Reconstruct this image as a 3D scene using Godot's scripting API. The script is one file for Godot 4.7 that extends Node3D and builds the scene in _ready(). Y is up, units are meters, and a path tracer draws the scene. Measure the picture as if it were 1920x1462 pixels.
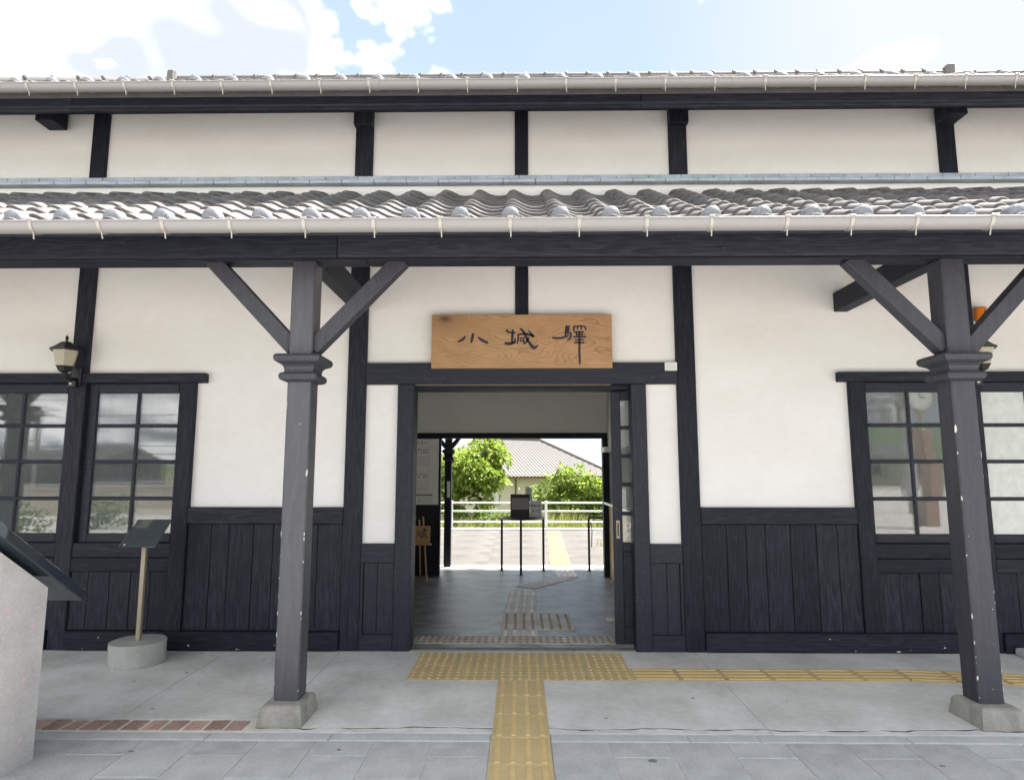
extends Node3D

var rng := RandomNumberGenerator.new()
var M := {}
var box_cache := {}
var bld: Node3D

# ---------------------------------------------------------------- helpers
func lin(r: float, g: float, b: float) -> Color:
	return Color(r, g, b).linear_to_srgb()

func tag(o: Node, label := "", category := "", group := "", kind := "") -> Node:
	if label: o.set_meta("label", label)
	if category: o.set_meta("category", category)
	if group: o.set_meta("group", group)
	if kind: o.set_meta("kind", kind)
	return o

func base(called: String, parent: Node = self, at := Vector3.ZERO, turn := 0.0) -> Node3D:
	var o := Node3D.new()
	o.name = called
	parent.add_child(o, true)
	o.position = at
	o.rotation.y = turn
	return o

func put(parent: Node, called: String, mesh: Mesh, m: Material, at := Vector3.ZERO, rot := Vector3.ZERO) -> MeshInstance3D:
	var o := MeshInstance3D.new()
	o.name = called
	o.mesh = mesh
	o.material_override = m
	parent.add_child(o, true)
	o.position = at
	o.rotation = rot
	return o

func new_st() -> SurfaceTool:
	var st := SurfaceTool.new()
	st.begin(Mesh.PRIMITIVE_TRIANGLES)
	return st

func tri(st: SurfaceTool, a: Vector3, b: Vector3, c: Vector3, n: Vector3) -> void:
	if (b - a).cross(c - a).dot(n) > 0.0:
		var t := b
		b = c
		c = t
	for p in [a, b, c]:
		st.set_normal(n)
		st.add_vertex(p)

func quad(st: SurfaceTool, a: Vector3, b: Vector3, c: Vector3, d: Vector3, n: Vector3) -> void:
	tri(st, a, b, c, n)
	tri(st, a, c, d, n)

# a quad with a normal for every corner
func squad(st: SurfaceTool, p: Array, n: Array) -> void:
	var k: Array = [0, 1, 2, 0, 2, 3]
	if (p[1] - p[0]).cross(p[2] - p[0]).dot(n[0]) > 0.0:
		k = [0, 2, 1, 0, 3, 2]
	for i in k:
		st.set_normal(n[i])
		st.add_vertex(p[i])

# a box with chamfered edges, centred
func add_box(st: SurfaceTool, s: Vector3, c: float, t := Transform3D.IDENTITY) -> void:
	var h := s / 2.0
	c = minf(c, minf(h.x, minf(h.y, h.z)) * 0.6)
	var sg := [-1.0, 1.0]
	for ax in 3:
		var u := (ax + 1) % 3
		var v := (ax + 2) % 3
		for s1 in sg:
			var p := []
			for q in [[-1, -1], [1, -1], [1, 1], [-1, 1]]:
				var w := Vector3.ZERO
				w[ax] = s1 * h[ax]
				w[u] = q[0] * (h[u] - c)
				w[v] = q[1] * (h[v] - c)
				p.append(t * w)
			var n := Vector3.ZERO
			n[ax] = s1
			quad(st, p[0], p[1], p[2], p[3], t.basis * n)
		for s1 in sg:
			for s2 in sg:
				var p := []
				for q in [[0, -1], [1, -1], [1, 1], [0, 1]]:
					var w := Vector3.ZERO
					w[ax] = q[1] * (h[ax] - c)
					w[u] = s1 * (h[u] - (c if q[0] == 1 else 0.0))
					w[v] = s2 * (h[v] - (c if q[0] == 0 else 0.0))
					p.append(t * w)
				var n := Vector3.ZERO
				n[u] = s1
				n[v] = s2
				quad(st, p[0], p[1], p[2], p[3], t.basis * n.normalized())
	for a in sg:
		for b in sg:
			for d in sg:
				tri(st, t * Vector3(a * h.x, b * (h.y - c), d * (h.z - c)), t * Vector3(a * (h.x - c), b * h.y, d * (h.z - c)), t * Vector3(a * (h.x - c), b * (h.y - c), d * h.z), t.basis * Vector3(a, b, d).normalized())

func box_mesh(s: Vector3, c := 0.004) -> Mesh:
	var key := "%.4f %.4f %.4f %.4f" % [s.x, s.y, s.z, c]
	if not box_cache.has(key):
		var st := new_st()
		add_box(st, s, c)
		box_cache[key] = st.commit()
	return box_cache[key]

# a chamfered box between two corners, as a named part
func bb(parent: Node, called: String, m: Material, x0: float, x1: float, y0: float, y1: float, z0: float, z1: float, c := 0.004) -> MeshInstance3D:
	return put(parent, called, box_mesh(Vector3(x1 - x0, y1 - y0, z1 - z0).abs(), c), m, Vector3(x0 + x1, y0 + y1, z0 + z1) / 2.0)

# a timber between two points
func bar_mesh(length: float, w: float, d: float, c := 0.004) -> Mesh:
	return box_mesh(Vector3(w, length, d), c)

func bar(parent: Node, called: String, m: Material, a: Vector3, b: Vector3, w: float, d: float, side := Vector3(0, 0, 1), c := 0.004) -> MeshInstance3D:
	var y := (b - a).normalized()
	var x := y.cross(side).normalized()
	var o := put(parent, called, bar_mesh(a.distance_to(b), w, d, c), m)
	o.transform = Transform3D(Basis(x, y, x.cross(y)), (a + b) / 2.0)
	return o

# turned shape: profile of (radius, height), n sides
func add_lathe(st: SurfaceTool, prof: Array, n: int, t := Transform3D.IDENTITY, flat := false, a0 := 0.0) -> void:
	for i in prof.size() - 1:
		var p0: Vector2 = prof[i]
		var p1: Vector2 = prof[i + 1]
		var e := p1 - p0
		if e.length() < 1e-6: continue
		for k in n:
			var a := a0 + TAU * k / n
			var b := a0 + TAU * (k + 1) / n
			var m := (a + b) / 2.0
			var da := Vector3(cos(a), 0, sin(a))
			var db := Vector3(cos(b), 0, sin(b))
			var dm := Vector3(cos(m), 0, sin(m))
			var na := (da * e.y - Vector3.UP * e.x).normalized()
			var nb := (db * e.y - Vector3.UP * e.x).normalized()
			if flat:
				na = (dm * e.y - Vector3.UP * e.x).normalized()
				nb = na
			var pts := [t * (da * p0.x + Vector3.UP * p0.y), t * (db * p0.x + Vector3.UP * p0.y), t * (db * p1.x + Vector3.UP * p1.y), t * (da * p1.x + Vector3.UP * p1.y)]
			var nn := [t.basis * na, t.basis * nb, t.basis * nb, t.basis * na]
			if p0.x < 1e-6:
				tri3(st, [pts[0], pts[2], pts[3]], [nn[0], nn[1], nn[0]])
			elif p1.x < 1e-6:
				tri3(st, [pts[0], pts[1], pts[2]], [nn[0], nn[1], nn[0]])
			else:
				squad(st, pts, nn)

func tri3(st: SurfaceTool, p: Array, n: Array) -> void:
	var k: Array = [0, 1, 2]
	if (p[1] - p[0]).cross(p[2] - p[0]).dot(n[0]) > 0.0:
		k = [0, 2, 1]
	for i in k:
		st.set_normal(n[i])
		st.add_vertex(p[i])

func lathe(prof: Array, n: int, flat := false, a0 := 0.0) -> Mesh:
	var st := new_st()
	add_lathe(st, prof, n, Transform3D.IDENTITY, flat, a0)
	return st.commit()

# a round bar through a line of points
func add_tube(st: SurfaceTool, pts: Array, r: float, n := 10) -> void:
	var side := Vector3.ZERO
	var rings := []
	var norms := []
	for i in pts.size():
		var d: Vector3 = (pts[mini(i + 1, pts.size() - 1)] - pts[maxi(i - 1, 0)]).normalized()
		if side == Vector3.ZERO:
			side = d.cross(Vector3.UP if absf(d.y) < 0.9 else Vector3.RIGHT).normalized()
		side = (side - d * side.dot(d)).normalized()
		var up := d.cross(side)
		var ring := []
		var nn := []
		for k in n:
			var v := side * cos(TAU * k / n) + up * sin(TAU * k / n)
			ring.append(pts[i] + v * r)
			nn.append(v)
		rings.append(ring)
		norms.append(nn)
	for i in pts.size() - 1:
		for k in n:
			var j := (k + 1) % n
			squad(st, [rings[i][k], rings[i][j], rings[i + 1][j], rings[i + 1][k]], [norms[i][k], norms[i][j], norms[i + 1][j], norms[i + 1][k]])
	for e in [0, pts.size() - 1]:
		var d: Vector3 = (pts[0] - pts[1]).normalized() if e == 0 else (pts[e] - pts[e - 1]).normalized()
		for k in n:
			tri(st, pts[e], rings[e][k], rings[e][(k + 1) % n], d)

func tube(pts: Array, r: float, n := 10) -> Mesh:
	var st := new_st()
	add_tube(st, pts, r, n)
	return st.commit()

# a flat outline (x, z) raised between two heights
func prism(outline: PackedVector2Array, y0: float, y1: float, bevel := 0.0) -> Mesh:
	var st := new_st()
	add_prism(st, outline, y0, y1, Transform3D.IDENTITY)
	return st.commit()

func add_prism(st: SurfaceTool, outline: PackedVector2Array, y0: float, y1: float, t: Transform3D) -> void:
	var idx := Geometry2D.triangulate_polygon(outline)
	for i in range(0, idx.size(), 3):
		for y in [y0, y1]:
			var p := []
			for k in 3:
				var q := outline[idx[i + k]]
				p.append(t * Vector3(q.x, y, q.y))
			tri(st, p[0], p[1], p[2], t.basis * (Vector3.UP if y == y1 else Vector3.DOWN))
	var area := 0.0
	for i in outline.size():
		area += outline[i].cross(outline[(i + 1) % outline.size()])
	for i in outline.size():
		var a := outline[i]
		var b := outline[(i + 1) % outline.size()]
		var e := (b - a).normalized() * signf(area)
		quad(st, t * Vector3(a.x, y0, a.y), t * Vector3(b.x, y0, b.y), t * Vector3(b.x, y1, b.y), t * Vector3(a.x, y1, a.y), (t.basis * Vector3(e.y, 0, -e.x)).normalized())

# ---------------------------------------------------------------- textures
func noise_bytes(w: int, h: int, freq: float, octaves: int, s: int, type := FastNoiseLite.TYPE_SIMPLEX_SMOOTH) -> PackedByteArray:
	var n := FastNoiseLite.new()
	n.seed = s
	n.noise_type = type
	n.frequency = freq
	n.fractal_octaves = octaves
	n.fractal_type = FastNoiseLite.FRACTAL_FBM if octaves > 1 else FastNoiseLite.FRACTAL_NONE
	var im := n.get_seamless_image(w, h)
	im.convert(Image.FORMAT_L8)
	return im.get_data()

func image_tex(w: int, h: int, data: PackedByteArray, format := Image.FORMAT_RGB8) -> ImageTexture:
	return ImageTexture.create_from_image(Image.create_from_data(w, h, false, format, data))

# mixes colours by three layers of noise: large patches, small mottling, grains
func mottled(size: int, s: int, a: Color, b: Color, spot: Color, large: float, grain: float, spots: float, patch_freq := 0.006) -> Array:
	var n1 := noise_bytes(size, size, patch_freq, 4, s)
	var n2 := noise_bytes(size, size, 0.05, 3, s + 1)
	var n3 := noise_bytes(size, size, 0.35, 2, s + 2)
	var out := PackedByteArray()
	out.resize(size * size * 3)
	var hgt := PackedByteArray()
	hgt.resize(size * size)
	for i in size * size:
		var v := clampf(0.5 + (n1[i] / 255.0 - 0.5) * large + (n2[i] / 255.0 - 0.5) * large * 0.5 + (n3[i] / 255.0 - 0.5) * grain, 0.0, 1.0)
		var c := a.lerp(b, v)
		var k := clampf((n3[i] / 255.0 * 0.65 + n2[i] / 255.0 * 0.35 - (1.0 - spots)) * 12.0, 0.0, 1.0)
		c = c.lerp(spot, k).linear_to_srgb()
		out[i * 3] = clampi(roundi(c.r * 255), 0, 255)
		out[i * 3 + 1] = clampi(roundi(c.g * 255), 0, 255)
		out[i * 3 + 2] = clampi(roundi(c.b * 255), 0, 255)
		hgt[i] = clampi(roundi((n2[i] * 0.4 + n3[i] * 0.6)), 0, 255)
	return [image_tex(size, size, out), image_tex(size, size, hgt, Image.FORMAT_L8)]

# grain along v; returns [colour upright, height upright, colour lying, height lying]
func wood(size: int, s: int, rings: int, warp: float, dark: Color, light: Color, chip: Color, chips: float) -> Array:
	var n1 := noise_bytes(size, size, 0.0042, 3, s)
	var n2 := noise_bytes(size, size / 16, 0.16, 3, s + 1)
	var n3 := noise_bytes(size, size, 0.03, 3, s + 2)
	var n4 := noise_bytes(size, size, 0.09, 3, s + 3)
	var out := PackedByteArray()
	out.resize(size * size * 3)
	var hgt := PackedByteArray()
	hgt.resize(size * size)
	for y in size:
		for x in size:
			var i := y * size + x
			var f := fposmod(rings * x / float(size) + warp * n1[i] / 255.0, 1.0)
			var ring := pow(f, 3.0) * smoothstep(1.0, 0.93, f)
			var fib := n2[(y / 16) * size + x] / 255.0
			var v := clampf(0.15 + 0.55 * ring + 0.5 * (fib - 0.5) + 0.7 * (n3[i] / 255.0 - 0.5), 0.0, 1.0)
			var c := dark.lerp(light, v)
			var k := clampf((n4[i] / 255.0 - (1.0 - chips)) * 20.0, 0.0, 1.0)
			c = c.lerp(chip, k).linear_to_srgb()
			out[i * 3] = clampi(roundi(c.r * 255), 0, 255)
			out[i * 3 + 1] = clampi(roundi(c.g * 255), 0, 255)
			out[i * 3 + 2] = clampi(roundi(c.b * 255), 0, 255)
			hgt[i] = clampi(roundi(255 * clampf(0.3 + 0.6 * ring + 0.35 * (fib - 0.5) - 0.3 * k, 0, 1)), 0, 255)
	var ci := Image.create_from_data(size, size, false, Image.FORMAT_RGB8, out)
	var hi := Image.create_from_data(size, size, false, Image.FORMAT_L8, hgt)
	var a := [ImageTexture.create_from_image(ci), ImageTexture.create_from_image(hi)]
	ci.rotate_90(CLOCKWISE)
	hi.rotate_90(CLOCKWISE)
	return a + [ImageTexture.create_from_image(ci), ImageTexture.create_from_image(hi)]

func mat(color: Color, rough := 0.8, spec := 0.5, metal := 0.0) -> StandardMaterial3D:
	var m := StandardMaterial3D.new()
	m.albedo_color = color
	m.roughness = rough
	m.metallic_specular = spec
	m.metallic = metal
	return m

func tmat(tex: Texture2D, scale: Vector3, rough := 0.8, height: Texture2D = null, hs := 0.1, tint := Color.WHITE, offset := Vector3.ZERO, spec := 0.5) -> StandardMaterial3D:
	var m := mat(tint, rough, spec)
	m.albedo_texture = tex
	m.uv1_triplanar = true
	m.uv1_world_triplanar = true
	m.uv1_scale = scale
	m.uv1_offset = offset
	m.uv1_triplanar_sharpness = 8.0
	if height:
		m.heightmap_enabled = true
		m.heightmap_texture = height
		m.heightmap_scale = hs
	return m

func g(v: float) -> Color:
	return Color(v, v, v).linear_to_srgb()

func materials() -> void:
	# plaster
	var t := mottled(512, 11, Color(0.715, 0.69, 0.655), Color(0.815, 0.814, 0.81), Color(0.70, 0.675, 0.65), 0.55, 0.08, 0.10, 0.005)
	M.plaster = tmat(t[0], Vector3(0.28, 0.50, 0.28), 0.9, t[1], 0.08, Color.WHITE, Vector3(0.13, 0.42, 0.0), 0.35)
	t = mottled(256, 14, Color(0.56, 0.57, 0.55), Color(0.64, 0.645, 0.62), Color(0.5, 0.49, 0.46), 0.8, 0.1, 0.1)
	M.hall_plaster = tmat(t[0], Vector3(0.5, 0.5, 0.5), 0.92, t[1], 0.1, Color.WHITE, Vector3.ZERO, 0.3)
	# charcoal stained timber, grain up and down (v) and lying (h), three tones each
	var w := wood(512, 31, 11, 3.4, Color(0.0088, 0.0103, 0.0180), Color(0.0315, 0.0350, 0.0515), Color(0.42, 0.41, 0.40), 0.065)
	var tones := [Color(1, 1, 1), Color(0.84, 0.85, 0.89), Color(1.08, 1.04, 1.03)]
	for k in 3:
		M["timber_v%d" % k] = tmat(w[0], Vector3(2.3, 0.34, 2.3), 0.62, w[1], 0.18, tones[k], Vector3(k * 0.31, k * 0.47, k * 0.13), 0.36)
		M["timber_h%d" % k] = tmat(w[2], Vector3(0.34, 2.3, 2.3), 0.62, w[3], 0.18, tones[k], Vector3(k * 0.41, k * 0.29, k * 0.17), 0.36)
	# smoother oil paint on the porch posts and the doorway
	var p := wood(512, 57, 7, 1.6, Color(0.0145, 0.0168, 0.0275), Color(0.0270, 0.0300, 0.0435), Color(0.55, 0.53, 0.50), 0.12)
	M.paint_v = tmat(p[0], Vector3(2.1, 0.6, 2.1), 0.55, p[1], 0.1, Color.WHITE, Vector3.ZERO, 0.38)
	M.paint_h = tmat(p[2], Vector3(0.6, 2.1, 2.1), 0.55, p[3], 0.1, Color.WHITE, Vector3.ZERO, 0.38)
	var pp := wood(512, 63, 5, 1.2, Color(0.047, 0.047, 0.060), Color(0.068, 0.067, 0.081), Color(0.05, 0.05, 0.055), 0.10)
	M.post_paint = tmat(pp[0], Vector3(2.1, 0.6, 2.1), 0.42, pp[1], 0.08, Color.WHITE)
	M.post_worn = tmat(pp[0], Vector3(2.6, 0.7, 2.6), 0.6, p[1], 0.3, lin(0.66, 0.67, 0.71), Vector3(0.3, 0.2, 0.1))
	M.inner_dark = M.timber_v1
	M.chip = mat(lin(0.58, 0.56, 0.52), 0.9)
	# floors
	t = mottled(512, 71, Color(0.45, 0.445, 0.42), Color(0.62, 0.615, 0.60), Color(0.25, 0.25, 0.245), 1.0, 0.28, 0.16)
	M.concrete = tmat(t[0], Vector3(0.55, 0.55, 0.55), 0.85, t[1], 0.15)
	t = mottled(512, 75, Color(0.065, 0.065, 0.063), Color(0.22, 0.22, 0.215), Color(0.36, 0.355, 0.35), 1.5, 0.35, 0.19, 0.012)
	M.hall_floor = tmat(t[0], Vector3(0.45, 0.5, 0.55), 0.42, t[1], 0.15)
	t = mottled(256, 81, Color(0.05, 0.049, 0.047), Color(0.14, 0.136, 0.132), Color(0.22, 0.215, 0.205), 0.7, 1.9, 0.27)
	M.asphalt = tmat(t[0], Vector3(0.9, 0.9, 0.9), 0.9, t[1], 0.6, lin(0.95, 0.93, 0.9))
	t = mottled(256, 85, Color(0.42, 0.42, 0.42), Color(1.0, 1.0, 1.0), Color(1.0, 1.0, 1.0), 0.35, 1.7, 0.26)
	var pt := [Color(0.232, 0.235, 0.234), Color(0.262, 0.265, 0.265), Color(0.246, 0.249, 0.250), Color(0.252, 0.254, 0.250)]
	for k in 4:
		M["paver%d" % k] = tmat(t[0], Vector3(2.6, 2.6, 2.6), 0.8, t[1], 0.08, Color(pt[k] * 2.25, 1.0).linear_to_srgb(), Vector3(k * 0.3, 0, k * 0.7))
	M.kerb = tmat(t[0], Vector3(3.1, 3.1, 3.1), 0.8, t[1], 0.08, lin(0.60, 0.61, 0.625))
	M.plaza = tmat(t[0], Vector3(0.7, 0.7, 0.7), 0.9, null, 0.1, lin(0.52, 0.505, 0.485))
	t = mottled(256, 91, Color(0.31, 0.295, 0.29), Color(0.58, 0.56, 0.55), Color(0.84, 0.82, 0.81), 0.3, 1.9, 0.30)
	M.granite = tmat(t[0], Vector3(3.0, 3.0, 3.0), 0.55, t[1], 0.03)
	t = mottled(256, 95, Color(0.19, 0.18, 0.16), Color(0.32, 0.305, 0.275), Color(0.42, 0.40, 0.37), 0.9, 0.8, 0.2)
	M.base_stone = tmat(t[0], Vector3(2.5, 2.5, 2.5), 0.9, t[1], 0.3)
	t = mottled(256, 101, Color(0.40, 0.295, 0.135), Color(0.55, 0.425, 0.22), Color(0.34, 0.27, 0.16), 0.7, 0.45, 0.18)
	M.tactile = tmat(t[0], Vector3(1.3, 1.3, 1.3), 0.7, t[1], 0.08)
	M.tactile_bar = tmat(t[0], Vector3(1.9, 1.9, 1.9), 0.6, t[1], 0.05, lin(1.16, 1.12, 1.02))
	M.tactile_bright = tmat(t[0], Vector3(1.1, 1.1, 1.1), 0.75, t[1], 0.08, lin(0.62, 0.64, 0.46))
	t = mottled(256, 105, Color(0.30, 0.28, 0.245), Color(0.56, 0.545, 0.51), Color(0.25, 0.19, 0.10), 1.0, 0.5, 0.25)
	M.tactile_worn = tmat(t[0], Vector3(1.7, 1.7, 1.7), 0.6, t[1], 0.08)
	M.tactile_worn_bar = tmat(t[0], Vector3(2.3, 2.3, 2.3), 0.55, t[1], 0.05, lin(1.35, 1.35, 1.35))
	M.tactile_worn_dot = mat(lin(0.24, 0.15, 0.05), 0.7)
	t = mottled(256, 111, Color(0.32, 0.19, 0.15), Color(0.46, 0.30, 0.245), Color(0.55, 0.50, 0.45), 1.2, 0.8, 0.36)
	for k in 3:
		M["brick%d" % k] = tmat(t[0], Vector3(2.2, 2.2, 2.2), 0.9, t[1], 0.2, [Color.WHITE, lin(0.75, 0.78, 0.8), lin(1.1, 1.15, 1.2)][k], Vector3(k * 0.37, 0, k * 0.53))
	M.mortar = tmat(M.concrete.albedo_texture, Vector3(1.5, 1.5, 1.5), 0.95, null, 0.1, lin(1.05, 1.0, 0.92))
	M.gum = mat(lin(0.17, 0.17, 0.165), 0.85)
	M.soil = mat(lin(0.03, 0.028, 0.025), 0.95)
	# smoked clay roof tiles
	t = mottled(256, 121, Color(0.095, 0.093, 0.094), Color(0.165, 0.158, 0.156), Color(0.23, 0.22, 0.21), 1.0, 0.3, 0.08)
	for k in 4:
		M["tile%d" % k] = tmat(t[0], Vector3(1.7, 1.7, 1.7), 0.72, t[1], 0.05, [Color.WHITE, lin(0.88, 0.89, 0.91), lin(1.1, 1.07, 1.06), lin(0.97, 0.95, 0.95)][k], Vector3(k * 0.21, k * 0.33, 0), 0.42)
	M.eave_cap = tmat(t[0], Vector3(2.2, 2.2, 2.2), 0.38, t[1], 0.04, lin(1.25, 1.36, 1.55))
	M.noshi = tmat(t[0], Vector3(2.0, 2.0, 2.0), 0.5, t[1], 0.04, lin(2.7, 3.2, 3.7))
	M.gutter = mat(lin(0.245, 0.236, 0.24), 0.4)
	M.bracket = mat(lin(0.36, 0.345, 0.31), 0.4, 0.5, 0.3)
	# glass
	M.glass = mat(Color(0.9, 0.95, 0.95, 0.03), 0.02, 0.5)
	M.glass.transparency = BaseMaterial3D.TRANSPARENCY_ALPHA
	t = mottled(128, 131, Color(0.5, 0.52, 0.5), Color(0.62, 0.64, 0.61), Color(0.66, 0.67, 0.64), 0.9, 0.3, 0.1, 0.03)
	M.lamp_grey = mat(lin(0.10, 0.10, 0.095), 0.6)
	M.frosted = tmat(t[0], Vector3(2.2, 2.2, 2.2), 0.24, t[1], 0.35)
	M.frosted.clearcoat_enabled = true
	M.frosted.clearcoat = 0.6
	M.frosted.clearcoat_roughness = 0.12
	M.steel = mat(lin(0.48, 0.48, 0.47), 0.38, 0.5, 0.85)
	M.drum = tmat(M.concrete.albedo_texture, Vector3(0.8, 0.8, 0.8), 0.5, null, 0.1, lin(0.72, 0.72, 0.70))
	M.drum.metallic = 0.1
	M.brass = mat(lin(0.34, 0.29, 0.21), 0.42, 0.5, 0.4)
	M.black_metal = mat(lin(0.014, 0.014, 0.016), 0.4)
	M.lantern_glass = mat(lin(0.50, 0.46, 0.36), 0.45)
	M.lantern_glass.backlight_enabled = true
	M.lantern_glass.backlight = lin(0.5, 0.46, 0.36)
	M.white_paint = mat(lin(0.76, 0.76, 0.74), 0.5)
	M.paper = mat(lin(0.72, 0.71, 0.68), 0.9)
	M.black_stone = mat(lin(0.022, 0.030, 0.038), 0.07, 0.7)
	M.orange = mat(lin(0.62, 0.17, 0.015), 0.3)
	M.ink = mat(lin(0.018, 0.019, 0.035), 0.6)

# ---------------------------------------------------------------- sky
func sky_image() -> Image:
	var w := 2048
	var h := 1024
	var n := FastNoiseLite.new()
	n.seed = 5
	n.noise_type = FastNoiseLite.TYPE_SIMPLEX_SMOOTH
	n.frequency = 1.0
	n.fractal_octaves = 6
	n.fractal_gain = 0.55
	var n2 := FastNoiseLite.new()
	n2.seed = 23
	n2.frequency = 1.0
	n2.fractal_octaves = 3
	var data := PackedFloat32Array()
	data.resize(w * h * 3)
	var zen := Vector3(0.058, 0.076, 0.110)
	var hor := Vector3(0.135, 0.162, 0.205)
	for y in h:
		var el := (0.5 - (y + 0.5) / h) * PI
		var sy := sin(el)
		if el < -0.02:
			for x in w:
				var i := (y * w + x) * 3
				data[i] = 0.2
				data[i + 1] = 0.2
				data[i + 2] = 0.19
			continue
		var air := hor.lerp(zen, pow(clampf(sy, 0.0, 1.0), 0.55))
		var ce := cos(el)
		for x in w:
			var az := TAU * (x + 0.5) / w
			var d := Vector3(sin(az) * ce, sy, -cos(az) * ce)
			var q := d / (maxf(d.y, 0.0) + 0.25)
			# cumulus, in fields and gaps all round the sky; one gap opens straight ahead
			var a := wrapf(az, -PI, PI)
			var aw := wrapf(a - 0.12, -TAU / 6.0, TAU / 6.0)
			var field := 0.36 + 0.2 * smoothstep(-0.5, -0.75, aw) - 0.85 * exp(-pow(aw / 0.20, 2.0)) - 0.34 * exp(-pow((aw + 0.43) / 0.06, 2.0)) - 0.6 * smoothstep(0.12, 0.35, aw) * smoothstep(1.04, 0.8, aw)
			var c := n.get_noise_3d(q.x * 2.6, q.y * 2.6, q.z * 2.6) + field
			var dens := smoothstep(0.0, 0.16, c)
			var shade := clampf(0.44 + 1.1 * n2.get_noise_3d(q.x * 2.3 + 4.0, q.y * 2.3, q.z * 2.3), 0.0, 1.0)
			var cl := Vector3(0.100, 0.108, 0.120).lerp(Vector3(0.50, 0.50, 0.495), shade)
			cl = cl.lerp(Vector3(0.58, 0.58, 0.57), smoothstep(0.25, 0.05, c) * 0.6)
			# thin high veil
			var veil := clampf(smoothstep(0.04, 0.55, aw) * smoothstep(1.04, 0.8, aw) + 0.05 + 0.35 * n2.get_noise_3d(q.x * 0.9 - 7.0, q.y * 0.9, q.z * 0.9), 0.0, 0.95)
			var col := air.lerp(Vector3(0.112, 0.117, 0.118), veil).lerp(cl, dens)
			var i := (y * w + x) * 3
			data[i] = col.x
			data[i + 1] = col.y
			data[i + 2] = col.z
	return Image.create_from_data(w, h, false, Image.FORMAT_RGBF, data.to_byte_array())

func view_and_light() -> void:
	var cam := Camera3D.new()
	cam.name = "camera"
	add_child(cam)
	cam.position = Vector3(0.0, 1.35, 5.06)
	cam.rotation_degrees = Vector3(7.3, 0.72, 0.0)
	cam.fov = 62.91
	cam.near = 0.05
	cam.far = 3000.0
	cam.current = true
	var we := WorldEnvironment.new()
	we.name = "environment"
	var e := Environment.new()
	e.background_mode = Environment.BG_SKY
	var sky := Sky.new()
	var pm := PanoramaSkyMaterial.new()
	pm.panorama = ImageTexture.create_from_image(sky_image())
	sky.sky_material = pm
	e.sky = sky
	e.tonemap_mode = Environment.TONE_MAPPER_LINEAR
	e.tonemap_exposure = 8.5
	e.sdfgi_enabled = true
	e.ssao_enabled = true
	e.ssil_enabled = true
	we.environment = e
	add_child(we)
	var sun := DirectionalLight3D.new()
	sun.name = "sun"
	add_child(sun)
	sun.look_at_from_position(Vector3(0.48, 0.86, -0.15) * 50.0, Vector3.ZERO)
	sun.light_energy = 0.85
	sun.light_color = Color(1.0, 0.975, 0.94)
	sun.light_angular_distance = 0.6
	sun.shadow_enabled = true

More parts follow.
